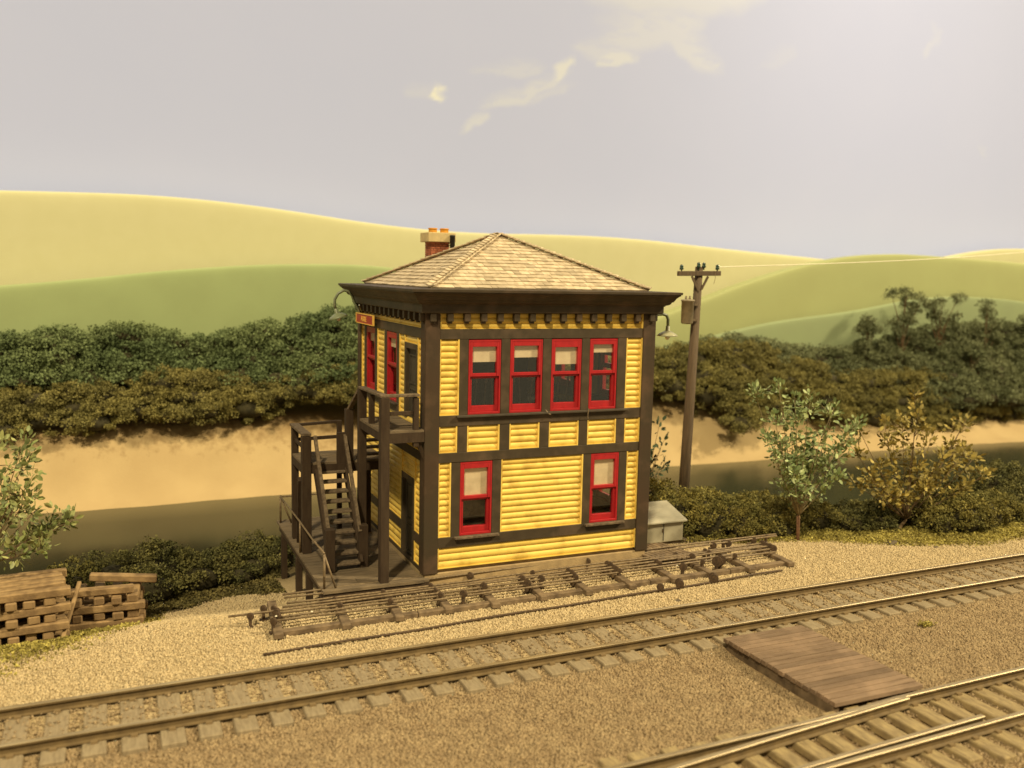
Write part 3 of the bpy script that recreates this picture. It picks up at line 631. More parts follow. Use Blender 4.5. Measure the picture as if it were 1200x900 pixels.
post(-1.02, 2.44, 2.05, 3.50, .17)
MB().hexa([(-1.30, 2.40, 2.04), (-1.10, 2.40, 2.04), (-1.10, 2.46, 2.04), (-1.30, 2.46, 2.04), (-1.30, 2.40, 2.98), (-1.10, 2.40, 2.98), (-1.10, 2.46, 2.98), (-1.30, 2.46, 2.98)]).build('newel_board', M['post'], st, .005)
MB().beam((-2.08, 2.6, 1.95), (-1.98, 3.35, DZ+.0), .09, .15).build('brace', M['post'], st, .006)
# lower flight: stringers and treads
a0 = Vector((-1.42, 1.02, DZ)); a1 = Vector((-1.42, 2.62, 2.28))
for sx, tp in ((-1.76, .42), (-1.10, .55)):
    b = MB(); b.beam((sx, .98, DZ+.10), (sx, 2.58, 2.24), .06, .22); b.build('stringer', M['post'], st, .006)
    b = MB(); b.beam((sx-.02, 1.02, DZ+.78), (sx-.02, 2.42, 2.92), .07, .09); b.build('handrail', M['tread'], st, .006)
nt_ = 10
for i in range(nt_):
    t = (i+.35)/nt_; yy = 1.02+(2.50-1.02)*t; zz = DZ+.06+(2.24-DZ-.06)*t
    b = MB(); b.box((-1.73, yy-.12, zz-.03), (-1.13, yy+.12, zz+.02)); b.build('tread', M['tread'], st, .008)
post(-1.78, .96, DZ, 1.22, .20, 'newel_post'); post(-1.04, 1.10, DZ, 1.22, .19, 'newel_post')
# upper flight along the wall
for sx in (-.80, -.22): MB().beam((sx, 2.50, LZ-.02), (sx, 1.78, UZ-.18), .05, .18).build('stringer', M['post'], st, .006)
for i in range(5):
    t = (i+.8)/6; yy = 2.48+(1.78-2.48)*t; zz = LZ+(UZ-LZ)*t; MB().box((-.78, yy-.10, zz-.03), (-.24, yy+.10, zz+.02)).build('tread', M['tread'], st, .008)
board((-1.02, 2.44, 3.48), (-.92, 1.84, 4.02), 'handrail', 'tread', .1, .06)
# pipe handrail along the deck edge
pr = thing('pipe_railing', (-2.12, 2.6, DZ), 'thin bent pipe railing along the outer edge of the deck', 'railing')
def pipe(pts, name, r=.022): return MB().tube(pts, r, 6).build(name, M['rod'], pr, smooth=True)
pipe([(-2.10, -.02, DZ+.72), (-2.11, 1.2, DZ+.70), (-2.10, 2.5, DZ+.70), (-2.10, 5.1, DZ+.66)], 'rail')
pipe([(-2.10, 5.1, DZ+.66), (-.2, 5.1, DZ+.66)], 'rail')
for x, y in ((-2.10, -.02), (-2.10, 2.5), (-2.10, 5.1), (-.6, 5.1)): pipe([(x, y, DZ), (x, y, DZ+.70)], 'stanchion', .026)
pipe([(-1.88, -.05, DZ), (-2.10, -.02, DZ+.70)], 'brace'); pipe([(-1.85, 5.0, DZ), (-2.10, 5.1, DZ+.66)], 'brace')

# ------------------------------------------------------------------ grey equipment box
cb = thing('equipment_box', (6.65, 1.35, 0), 'grey painted box with sloping lid at the right corner of the tower', 'cabinet')
x0, x1, y0, y1 = 6.30, 7.05, 1.05, 1.72
MB().hexa([(5.86, y0, .10), (7.02, y0, .10), (7.02, 1.85, .10), (5.86, 1.85, .10), (5.86, y0, .60), (7.02, y0, .60), (7.02, 1.85, .84), (5.86, 1.85, .84)]).build('body', M['grey'], cb, .012)
o_ = MB(); o_.hexa([(5.82, y0-.08, .59), (7.08, y0-.08, .59), (7.08, 1.92, .855), (5.82, 1.92, .855), (5.82, y0-.08, .635), (7.08, y0-.08, .635), (7.08, 1.92, .90), (5.82, 1.92, .90)]); o_.build('lid', M['greytop'], cb, .008)
h_ = MB(); h_.box((6.44, y0-.012, .14), (6.452, y0-.001, .57)); h_.build('door_seam', M['iron'], cb)
MB().box((6.40, y0-.035, .36), (6.43, y0-.001, .44)).build('latch', M['rust'], cb)
MB().box((5.90, y0+.05, -.05), (7.20, y0+.25, .098)).build('skid', M['tread'], cb, .01); MB().box((5.90, 1.55, -.1), (7.20, 1.75, .098)).build('skid', M['tread'], cb, .01)

# ------------------------------------------------------------------ utility pole
up = thing('utility_pole', (8.60, 3.45, -.3), 'leaning wooden utility pole with crossarm and transformer beside the tower', 'pole')
MB().tube([(8.60, 3.45, -.8), (8.68, 3.45, 2.5), (8.81, 3.45, 6.85)], [.155, .14, .105], 12).build('shaft', M['pole'], up, smooth=True)
MB().beam((8.08, 3.36, 6.66), (9.44, 3.36, 6.69), .10, .13).build('crossarm', M['pole'], up, .01)
MB().beam((8.50, 3.32, 6.60), (8.74, 3.34, 6.20), .03, .06).build('brace', M['pole'], up); MB().beam((9.02, 3.32, 6.60), (8.84, 3.34, 6.25), .03, .06).build('brace', M['pole'], up)
for x, z in ((8.19, 6.73), (9.34, 6.755), (8.73, 6.80), (8.90, 6.80)):
    MB().lathe((x, 3.36, z), [(.02, -.03), (.02, .03), (.055, .035), (.058, .08), (.04, .095), (.05, .11), (.045, .15), (.02, .17), (.001, .172)], 10).build('insulator', M['insul'], up, smooth=True)
tk = MB().lathe((8.42, 3.34, 5.32), [(.001, -.01), (.14, 0), (.165, .03), (.17, .60), (.19, .61), (.19, .64), (.17, .65), (.001, .67)], 16).build('transformer', M['tank'], up, smooth=True)
for x in (8.36, 8.48): MB().lathe((x, 3.34, 5.98), [(.03, 0), (.035, .04), (.022, .05), (.03, .08), (.001, .1)], 8).build('bushing', M['tank'], tk)
for z in (5.42, 5.84): MB().box((8.56, 3.30, z-.03), (8.72, 3.38, z+.03)).build('mount', M['tread'], up)
wr = MB(); pts = [(9.34+(40-9.34)*t, 3.36+(9-3.36)*t, 6.86+(9.3-6.86)*t-1.0*math.sin(math.pi*t)*.35) for t in np.linspace(0, 1, 30)]
tag(wr.tube(pts, .010, 5).build('overhead_wire', mat('pale_thread', (.85, .80, .62), .4, spec=.5)), 'thin pale wire running right from the utility pole crossarm', 'wire')
tag(MB().tube([(9.24, 3.30, 6.75), (9.23, 3.28, 6.55), (9.19, 3.28, 6.40)], .007, 5).build('loose_wire', M['rod']), 'short loose wire end hanging from the crossarm', 'wire')

# ------------------------------------------------------------------ lever rod rack along the front
rk = thing('rod_rack', (2.8, -.75, 0), 'long low rack of timber cross sleepers carrying interlocking rods along the front of the tower', 'rod rack')
yF = lambda x: -1.42+.014*(x+3.3); yB = lambda x: -.15+.02*(x+3.3)
for (ya, z) in ((yF, .06),):
    xs_ = [-3.25, -.6, 1.9, 4.6, 6.7, 8.45]
    for a, b in zip(xs_[:-1], xs_[1:]): MB().beam((a+.01, ya(a)+.04, z), (b-.01, ya(b)+.04, z), .15, .10).build('stringer', M['rack'], rk, .01)
txs = [-3.22, -2.0, -.98, .03, .98, 2.05, 3.06, 4.09, 5.18, 6.16, 7.20, 8.33]
for i, x in enumerate(txs):
    o_ = MB().beam((x-.02, yF(x)-.16+rnd.uniform(-.05, .05), .085), (x+.10+rnd.uniform(-.03, .03), yB(x)+.25+rnd.uniform(-.1, .1), .075), .17, .10).build('cross_sleeper', M['rack'], rk, .012)
rods = [(-3.2, 8.4, -.98, .20), (-3.2, 8.5, -.84, .22), (-4.0, 8.55, -.70, .24), (-3.0, 8.6, -.56, .235), (-2.9, 8.6, -.42, .24), (-2.9, 9.1, -.14, .27), (-2.9, 9.2, .0, .28), (-3.2, 3.6, -1.12, .19)]
for i, (a, b, y, z) in enumerate(rods):
    p_ = [(a+(b-a)*t, y+.018*(a+(b-a)*t+3)+.012*math.sin(7*t+i), z+.010*math.sin(11*t+2*i)) for t in np.linspace(0, 1, 14)]
    MB().tube(p_, .022, 6).build('rod', M['rod'], rk, smooth=True)
def stand(x, y, z, parent, name='pulley', r=.105, two=False):
    b = MB(); b.box((x-.025, y-.035, z-.21), (x+.025, y+.035, z)); b.box((x-.07, y-.05, z-.23), (x+.07, y+.05, z-.20))
    b.lathe((x, y-.02, z), [(.001, -.025), (r*.4, -.025), (r, -.02), (r, -.008), (r*.8, 0), (r, .008), (r, .02), (r*.4, .025), (.001, .025)], 12, (.7, .7, 0))
    if two: b.lathe((x+.04, y+.07, z), [(.001, -.025), (r, -.02), (r*.8, 0), (r, .02), (.001, .025)], 12, (.7, .7, 0))
    return b.build(name, M['rust'], parent)
for cx_, ys in ((-3.15, (-.98, -.84, -.7, -.56)), (-2.0, (-.84, -.5)), (-1.0, (-.98, -.42)), (.0, (-.98, -.70, -.42)), (.45, (-1.12,)), (.98, (-.84, -.14)), (1.9, (-.98, -.7)), (2.3, (-.84, -.42)), (3.06, (-.98, -.84, -.7, -.56)), (3.75, (-.14,)), (4.09, (-.98, -.84, -.7, -.56, -.42)), (5.2, (-.84, -.7)), (5.9, (-.42,)), (6.2, (-1.1, -.7)), (6.75, (-.56, -.42)), (7.2, (-.98, -.14)), (7.6, (-.14, .0)), (8.4, (-.84, -.7, -.56, -.42, -.14)), (8.9, (0.0,))):
    for y in ys: stand(cx_+rnd.uniform(-.03, .03), y+.018*(cx_+3), .24, rk, 'pulley', .055 if rnd.random() < .55 else .08)
for x, y, r in ((5.55, -1.12, .09), (6.5, -1.05, .12), (6.64, -1.0, .12), (-3.28, -1.25, .07), (-3.35, -.55, .07)): stand(x, y, .25, rk, 'crank', r)
stand(-3.62, -.78, .22, rk, 'rod_guide', .07)
for x in (5.45, -3.2, -2.55): MB().lathe((x, -1.05, .26), [(.001, -.02), (.025, 0), (.001, .02)], 6).build('bolt_head', M['bulb'], rk)
# single rod in front of the rack
sr = thing('signal_rod', (2.0, -1.95, 0), 'single rusty rod lying in the gravel between the rod rack and the track', 'rod')
fy = lambda x: -2.20+.052*(x+3.6)
MB().tube([(x, fy(x)+.01*math.sin(x), .055+.01*math.sin(2*x)) for x in np.linspace(-3.6, 7.9, 24)], .022, 6).build('rod', M['rust'], sr, smooth=True)
for x, r, t2 in ((4.55, .08, 0), (5.05, .09, 1), (5.95, .10, 1)): stand(x, fy(x), .13, sr, 'pulley', r, bool(t2))
# plank walkway
pw = thing('plank_walkway', (5.3, 0, .1), 'small dark plank crossing over the rod rack by the right corner of the tower', 'boardwalk')
MB().beam((4.75, .36, .09), (5.42, .62, .09), .24, .14).build('bearer', M['rack'], pw, .012); MB().beam((4.68, -.28, .16), (6.5, .30, .16), .10, .06).build('bearer', M['rack'], pw, .01)
for i in range(9):
    x = 5.05+i*.125; MB().beam((x+.02, .62, .235), (x+.28, -.55+.05*math.sin(i), .235), .10, .04).build('plank', M['rack'], pw, .006)

# ------------------------------------------------------------------ tracks
def rail(mb_s, mb_t, pts, h=.15, z0=.078):
    prof = [(-.055, 0), (.055, 0), (.055, .012), (.012, .03), (.012, h-.035), (.040, h-.032), (.042, h-.004), (-.042, h-.004), (-.040, h-.032), (-.012, h-.040), (-.012, .03), (-.055, .012)]
    pts = [Vector((x, y, 0)) for x, y in pts]; k = len(mb_s.v); n = len(prof)
    for i, p in enumerate(pts):
        d = (pts[min(i+1, len(pts)-1)]-pts[max(i-1, 0)]).normalized(); s = Vector((-d.y, d.x, 0))
        for (o, z) in prof: mb_s.v.append(tuple(p+s*o+Vector((0, 0, z0+z))))
    for i in range(len(pts)-1):
        for j in range(n): j2 = (j+1) % n; mb_s.f.append((k+i*n+j, k+(i+1)*n+j, k+(i+1)*n+j2, k+i*n+j2)); mb_s.mi.append(0)
    mb_s.f.append(tuple(k+j for j in range(n))); mb_s.f.append(tuple(k+(len(pts)-1)*n+j for j in range(n))[::-1]); mb_s.mi += [0, 0]
    k = len(mb_t.v)
    for i, p in enumerate(pts):
        d = (pts[min(i+1, len(pts)-1)]-pts[max(i-1, 0)]).normalized(); s = Vector((-d.y, d.x, 0))
        for o, z in ((-.040, h-.004), (-.034, h+.002), (.034, h+.002), (.040, h-.004)): mb_t.v.append(tuple(p+s*o+Vector((0, 0, z0+z+.001))))
    for i in range(len(pts)-1):
        for j in range(3): mb_t.f.append((k+i*4+j, k+(i+1)*4+j, k+(i+1)*4+j+1, k+i*4+j+1)); mb_t.mi.append(0)
def mk_rail(pts, parent):
    a = MB(); b = MB(); rail(a, b, pts); o = a.build('rail', M['railside'], parent); b.build('railhead', M['railtop'], o); return o
t1 = thing('railway_track', (2.6, -3.7, 0), 'straight railway track crossing the whole scene in front of the rod rack', 'railway track')
ln = lambda y, s, x: y+s*(x-2.6)
RB = lambda x: ln(-3.10, .0105, x); RF = lambda x: ln(-4.24, .0118, x)
mk_rail([(x, RB(x)) for x in np.linspace(-9.5, 17, 40)], t1); mk_rail([(x, RF(x)) for x in np.linspace(-9.5, 17, 40)], t1)
def tie(x, ya, yb, parent, m, z=.05, w=.27, skew=0.0):
    b = MB(); j = rnd.uniform(-.03, .03); b.beam((x+skew, ya, z-.06), (x+rnd.uniform(-.02, .02), yb, z-.06), w, .12); return b.build('tie', M[m], parent, .016)
def chairs(o, x, fs, z):
    for f_ in fs:
        for s_ in (-1, 1): MB().box((x-.045, float(f_(x))+s_*.085-.028, z-.002), (x+.045, float(f_(x))+s_*.085+.028, z+.035)).build('rail_chair', M['spike'], o)
x = -9.2
while x < 16.8:
    o_ = tie(x, RF(x)-.42+rnd.uniform(-.05, .05), RB(x)+.30+rnd.uniform(-.04, .04), t1, 'tie', .075, rnd.uniform(.29, .34))
    if x > -7.8: chairs(o_, x, (RF, RB), .075)
    x += .495+rnd.uniform(-.02, .02)
# turnout at lower right
t2 = thing('railway_turnout', (6, -8.1, 0), 'turnout with converging rails and pale ties at the lower right corner', 'railway track')
fA = lambda x: -7.72+.022*(x-1)
rl = lambda f, a, b, n=30: [(x, f(x)) for x in np.linspace(a, b, n)]
fR1 = lambda x: np.interp(x, [-9, 0.1, 3.96, 5.02, 8, 14], [-7.95, -7.78, -7.70, -7.60, -7.53, -7.42])
fR2 = lambda x: np.interp(x, [-6, .89, 2.74, 4.0, 5.1, 5.3], [-9.0, -8.05, -7.87, -7.765, -7.665, -7.655])
fR3 = lambda x: np.interp(x, [-6, 2.66, 6.57, 14], [-9.25, -8.78, -8.65, -8.50])
fR4 = lambda x: np.interp(x, [-6, 1.2, 3.2, 5.87], [-9.1, -8.75, -8.62, -8.50])
mk_rail(rl(fR1, -9, 15), t2); mk_rail(rl(fR2, -6, 5.25, 24), t2); mk_rail(rl(fR3, -6, 15), t2); mk_rail(rl(fR4, 1.0, 5.85, 24), t2)
x = -6
while x < 14.5:
    o_ = tie(x, -9.25+rnd.uniform(-.1, .1), -7.33+rnd.uniform(-.06, .06), t2, 'tie2', .075, .27, .05)
    if 0 < x < 12: chairs(o_, x, (fR1, fR3), .075)
    x += .475+rnd.uniform(-.02, .02)
# timber crossing board
bd = thing('board_crossing', (4.9, -6.0, 0), 'reddish brown plank platform lying in the ballast between the two tracks', 'platform')
b = MB(); n = 19
for i in range(n):
    y0_ = -7.40+i*(2.72/n); y1_ = y0_+2.72/n-.022; t0 = (y0_+7.4)/2.72
    xl = 4.06-.06*t0; xr = 5.86-.12*t0
    b.box((xl+rnd.uniform(-.01, .01), y0_, .15), (xr+rnd.uniform(-.01, .01), y1_, .225+rnd.uniform(-.003, .003)))
b.build('planks', M['board'], bd, .004)
for x in (4.12, 4.9, 5.64): MB().box((x-.06, -7.36, -.05), (x+.06, -4.72, .148)).build('bearer', M['rack'], bd)

# ------------------------------------------------------------------ timber stacks
def beam_copy(proto, x, y, z, rz, parent, L=1.0):
    o = proto.copy(); COL.objects.link(o); o.parent = parent; o.location = (x, y, z); o.rotation_euler = (rnd.uniform(-.02, .02), rnd.uniform(-.02, .02), rz); o.scale = (L, 1, 1); return o
GS = 'squared timbers in the two stacks at the left edge'
def stack(cx, cy, cz, rz, layers, nper, L, Wd, which):
    h = .155; cr, sr_ = math.cos(rz), math.sin(rz)
    for l in range(layers):
        n_ = nper if l % 2 == 0 else nper-1
        for i in range(nper):
            off = (i-(nper-1)/2)*(Wd-.2)/(nper-1)+rnd.uniform(-.02, .02)
            if l % 2 == 0: px, py, a, LL = off, rnd.uniform(-.05, .05), rz+math.pi/2, Wd2(which)
            else: px, py, a, LL = rnd.uniform(-.05, .05), off*(Wd2(which)-.2)/(Wd-.2), rz, L
            wx = cx+px*cr-py*sr_; wy = cy+px*sr_+py*cr
            b = MB(); w_ = .19+rnd.uniform(-.015, .02); b.box((-LL/2, -w_/2, 0), (LL/2, w_/2, h-.004))
            b2 = b.build('squared_timber', M['stack'], None, .02)
            b2.location = (wx, wy, cz+l*h); b2.rotation_euler = (rnd.uniform(-.02, .02), rnd.uniform(-.015, .015), a+rnd.uniform(-.06, .06))
            lay = ('bottom', 'second', 'third', 'fourth', 'fifth', 'sixth', 'seventh', 'top')[l if l < layers-1 else 7]
            tag(b2, 'squared brown timber lying in the %s layer of the %s stack' % (lay, which), 'timber', 'timbers in the %s layer of the %s stack' % (lay, which))
def Wd2(which): return 1.30 if which.startswith('larger') else 1.05
stack(-7.62, .95, -.50, .10, 8, 5, 1.80, 1.40, 'larger left')
stack(-6.02, 1.85, -.62, -.06, 5, 4, 1.35, 1.20, 'smaller right')
for (a, b_, lab) in (((-6.75, 1.55, .24), (-5.55, 1.47, .24), 'squared timber lying loose along the front top of the smaller right stack'), ((-6.35, 2.10, .36), (-5.10, 2.0, .22), 'squared timber tilted across the back top of the smaller right stack')):
    tag(MB().beam(a, b_, .19, .14).build('squared_timber', M['stack'], None, .02), lab, 'timber')
tag(MB().beam((-6.80, .22, -.25), (-6.50, 1.25, .55), .07, .06).build('loose_stick', M['stack'], None, .01), 'thin stick leaning on the right side of the larger left stack', 'stick')

# ------------------------------------------------------------------ foliage
def quads_at(P, size, jit=.5, up=.0):
    n = len(P); a = nr.normal(size=(n, 3)); a /= np.linalg.norm(a, axis=1)[:, None]; b = nr.normal(size=(n, 3)); b -= (a*b).sum(1)[:, None]*a; b /= np.linalg.norm(b, axis=1)[:, None]
    s = size*(1+jit*(nr.rand(n)-.5)*2); a = a*s[:, None]*.5; b = b*(s*.38)[:, None]
    c = np.cross(a, b); c = c/np.linalg.norm(c, axis=1)[:, None]*(s*.14)[:, None]
    V = np.stack([P-a, P-b+c, P+a, P+b+c], 1).reshape(-1, 3); F = np.arange(4*n).reshape(-1, 4); return V, F
def ellipsoid(mb, c, r, n=10):
    k = len(mb.v)
    for i in range(n+1):
        t = math.pi*i/n
        for j in range(n*2):
            p = math.pi*j/n; mb.v.append((c[0]+r[0]*math.sin(t)*math.cos(p), c[1]+r[1]*math.sin(t)*math.sin(p), c[2]+r[2]*math.cos(t)))
    m_ = n*2
    for i in range(n):
        for j in range(m_): j2 = (j+1) % m_; mb.f.append((k+i*m_+j, k+(i+1)*m_+j, k+(i+1)*m_+j2, k+i*m_+j2)); mb.mi.append(0)
def clump_points(blobs, nsub, rs, per, squash=.8):
    out = []
    for (c, r) in blobs:
        c = np.array(c); r = np.array(r)
        ns = max(4, int(nsub*(r[0]*r[2]+r[1]*r[2]+r[0]*r[1])))
        d = nr.normal(size=(ns, 3)); d /= np.linalg.norm(d, axis=1)[:, None]; d[:, 2] = np.where((d[:, 2] < 0) & (nr.rand(ns) < .45), -d[:, 2], d[:, 2])
        sc = c+d*r*(.70+.34*nr.rand(ns, 1)); sr__ = rs*(.6+.8*nr.rand(ns))
        e = nr.normal(size=(ns, per, 3)); e /= np.linalg.norm(e, axis=2)[:, :, None]; e[:, :, 2] = np.where(e[:, :, 2] < -.3, -e[:, :, 2], e[:, :, 2])
        rad = (.72+.36*nr.rand(ns, per, 1))
        out.append((sc[:, None, :]+e*rad*sr__[:, None, None]*np.array([1, 1, squash])).reshape(-1, 3))
    return np.concatenate(out)
def foliage(name, blobs, m, leaf, nsub, rs, per, label, cat, kind=None, group=None, core=.60):
    xs = [b[0][0] for b in blobs]; ys = [b[0][1] for b in blobs]
    loc = (sum(xs)/len(xs), sum(ys)/len(ys), min(b[0][2] for b in blobs))
    P = clump_points(blobs, nsub, rs, per); P = P+nr.normal(size=P.shape)*leaf*.55; V, F = quads_at(P, leaf)
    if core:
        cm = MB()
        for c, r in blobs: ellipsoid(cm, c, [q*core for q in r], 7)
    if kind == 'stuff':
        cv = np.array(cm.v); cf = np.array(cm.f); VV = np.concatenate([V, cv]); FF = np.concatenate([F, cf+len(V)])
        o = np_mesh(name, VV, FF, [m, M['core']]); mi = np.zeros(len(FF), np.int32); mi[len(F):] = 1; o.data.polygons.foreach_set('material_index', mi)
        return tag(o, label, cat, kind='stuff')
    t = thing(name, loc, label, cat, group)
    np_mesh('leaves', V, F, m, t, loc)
    cm.build('inner_core', M['core'], t); return t  # solid dark ellipsoids added inside the leaves to block the view through
def ridge(pts, y, zb, rscale=1.0, step=.55, ry=1.0, drop=0):
    """blobs following a top outline (x, z) at depth y, down to zb(x)"""
    xs = [p[0] for p in pts]; zs = [p[1] for p in pts]; out = []; x = xs[0]
    while x < xs[-1]:
        zt = float(np.interp(x, xs, zs)); b = zb(x); h = zt-b; r = rscale*rnd.uniform(.75, 1.2)
        z = zt-r*.55-drop
        lvl = 0
        while z > b-.1:
            out.append(((x+rnd.uniform(-.3, .3), y-lvl*.34*ry+rnd.uniform(-.2, .2), z), (r*1.25, r*.9, r*.62))); z -= r*.62; lvl += 1
        x += step*r*1.5
    return out
# mid-distance shrubs on the far bank
bL = ridge([(-30, 2.8), (-16, 2.6), (-9.2, 2.45), (-7.7, 2.6), (-5.9, 2.62), (-4, 3.0), (-2.3, 2.92), (-.2, 2.45), (1.4, 2.95), (2.7, 3.3), (6, 3.1)], 17.4, lambda x: float(np.interp(x, [-30, -7, -4, -1, 3, 6], [.9, .9, 1.15, 1.45, 1.75, 1.7]))+.1, .80, .75, drop=.22)
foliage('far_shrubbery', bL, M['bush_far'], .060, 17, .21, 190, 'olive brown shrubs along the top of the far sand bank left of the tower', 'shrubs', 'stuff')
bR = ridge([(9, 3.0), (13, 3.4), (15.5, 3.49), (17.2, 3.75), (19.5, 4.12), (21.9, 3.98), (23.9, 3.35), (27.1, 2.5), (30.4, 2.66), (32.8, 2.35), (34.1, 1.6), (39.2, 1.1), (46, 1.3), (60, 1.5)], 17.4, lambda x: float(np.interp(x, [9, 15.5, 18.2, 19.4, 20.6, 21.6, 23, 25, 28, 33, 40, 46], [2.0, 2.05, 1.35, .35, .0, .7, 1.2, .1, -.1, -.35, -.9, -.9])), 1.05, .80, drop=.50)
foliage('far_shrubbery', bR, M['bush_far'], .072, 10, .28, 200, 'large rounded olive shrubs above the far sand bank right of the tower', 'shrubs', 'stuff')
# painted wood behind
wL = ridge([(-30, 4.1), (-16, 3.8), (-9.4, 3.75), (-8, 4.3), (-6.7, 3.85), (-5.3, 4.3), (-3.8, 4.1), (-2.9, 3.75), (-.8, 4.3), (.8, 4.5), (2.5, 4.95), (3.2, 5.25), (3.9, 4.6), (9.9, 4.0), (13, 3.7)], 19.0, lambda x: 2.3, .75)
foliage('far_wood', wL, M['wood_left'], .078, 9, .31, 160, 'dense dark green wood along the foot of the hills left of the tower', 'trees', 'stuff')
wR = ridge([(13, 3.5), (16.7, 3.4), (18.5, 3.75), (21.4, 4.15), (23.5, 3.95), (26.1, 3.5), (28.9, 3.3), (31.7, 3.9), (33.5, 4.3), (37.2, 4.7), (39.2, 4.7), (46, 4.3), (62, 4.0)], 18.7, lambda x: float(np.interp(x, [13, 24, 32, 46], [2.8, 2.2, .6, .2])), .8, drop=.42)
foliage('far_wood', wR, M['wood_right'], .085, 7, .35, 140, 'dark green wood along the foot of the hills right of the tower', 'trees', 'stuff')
def far_tree(x, y, zb, zt, w, label, seed):
    r_ = random.Random(seed); bl = []
    t = thing('tree', (x, y, zb), label, 'tree')
    for k in range(22):
        f = k/21; bl.append(((x+r_.uniform(-.85, .85)*w*(1-.5*f), y+r_.uniform(-.4, .4), zb+(zt-zb)*(.15+.80*f)+r_.uniform(-.2, .2)), (w*r_.uniform(.16, .30), w*.22, w*r_.uniform(.12, .20))))
    P = clump_points(bl, 9, .24, 90); P = P+nr.normal(size=P.shape)*.07; V, F = quads_at(P, .085); np_mesh('leaves', V, F, M['wood_right'], t, (x, y, zb))
    b = MB(); b.tube([(x, y, zb-.5), (x+.1, y, zb+(zt-zb)*.5), (x, y, zt-.5)], [.05, .04, .02], 6)
    for c, r in bl: b.tube([(x, y, zb+(c[2]-zb)*.6), c], [.035, .012], 5)
    b.build('trunk', M['stembr'], t)
GT = 'grey green trees at the right end of the far wood'
far_tree(31.6, 17.9, 1.0, 6.3, 1.5, 'tallest grey green tree of the far wood, its loose crown above the right treeline', 1)
far_tree(34.0, 17.7, .8, 5.9, 1.7, 'broad grey green tree just right of the tallest far tree', 2)
far_tree(37.2, 17.6, .5, 5.4, 1.8, 'grey green tree at the right edge of the photo above the far shrubs', 3)
far_tree(40.6, 17.4, .3, 5.0, 1.6, 'grey green tree at the far right end of the wood, cut by the photo edge', 5)
far_tree(29.4, 18.0, 1.2, 4.7, 1.2, 'small grey green tree left of the tallest far tree', 4)
far_tree(35.6, 16.9, .0, 3.4, 1.1, 'low pale green tree at the right edge, below the taller grey green trees', 6)
# near bushes
def bush(name, spec, m, label, leaf=.052, nsub=42, rs=.16, per=95):
    bl = []
    for (x, y, w, h) in spec:
        z = float(hz(x, y)); bl.append(((x, y, z+h*.30), (w, w*.8, h*.62)))
    return foliage(name, bl, m, leaf, nsub, rs, per, label, 'bush', core=.62)
bush('bush', [(7.5, 2.2, .8, 1.1), (8.2, 1.5, .75, .95), (8.9, 1.1, .7, .9), (8.6, 2.6, .9, 1.25), (9.5, 2.4, .9, 1.0), (7.6, 3.4, .9, 1.3), (9.4, 3.6, 1.0, 1.2)], M['bush_near'], 'olive bush behind the grey box at the foot of the utility pole')
bush('bush', [(10.3, 1.4, .8, .8), (11.0, 1.7, .8, .9), (11.5, 1.3, .65, .75), (10.7, 2.8, 1.0, 1.0), (11.9, 2.2, .7, .7), (10.0, .95, .5, .6)], M['bush_near'], 'rounded olive bush around the foot of the green seedling tree')
bush('bush', [(12.2, .75, .6, .55), (12.9, .6, .6, .55), (13.6, .9, .8, .7), (14.4, 1.4, .8, .6), (12.9, 1.4, .8, .62)], M['bush_left'], 'low dark bush under the brown leaved sapling')
bush('bush', [(14.2, -.35, .55, .7), (14.9, -.45, .75, 1.0), (15.8, -.3, .85, 1.0), (15.4, .5, 1.0, 1.15), (16.6, -.1, .8, .85), (14.2, .4, .6, .8)], M['bush_near'], 'olive bush right of the brown leaved sapling beside the grass strip')
bush('bush', [(17.5, .0, .8, 1.1), (18.2, .1, .9, 1.4), (19.1, .4, 1.1, 1.4), (18.4, 1.2, 1.1, 1.5)], M['bush_left'], 'dark bush cut by the right edge of the photo')
bush('bush', [(-5.0, 4.8, .95, 1.25), (-4.3, 5.2, .9, 1.0), (-5.9, 4.6, .9, 1.2), (-5.2, 3.8, .8, .9), (-4.1, 4.5, .7, .8), (-3.6, 5.7, .7, .8)], M['bush_left'], 'dark green bush behind the smaller timber stack', nsub=36)
bush('bush', [(-6.8, 4.2, .8, 1.15), (-7.4, 4.4, .6, .85), (-6.3, 3.5, .6, .8)], M['bush_near'], 'yellowish green bush behind the larger timber stack', nsub=36)
bush('bush', [(-3.1, 4.9, .55, .5), (-2.7, 5.4, .6, .7), (-2.9, 6.0, .7, .9), (-1.9, 6.5, .6, .9), (-2.4, 7.0, .6, 1.0)], M['bush_left'], 'low bush beyond the far end of the deck', nsub=34)
bush('bush', [(-8.8, 2.9, .9, .8), (-9.3, 3.0, .9, .8), (-9.9, 3.1, .9, .8)], M['bush_left'], 'dark bush at the left edge behind the larger timber stack', nsub=34)
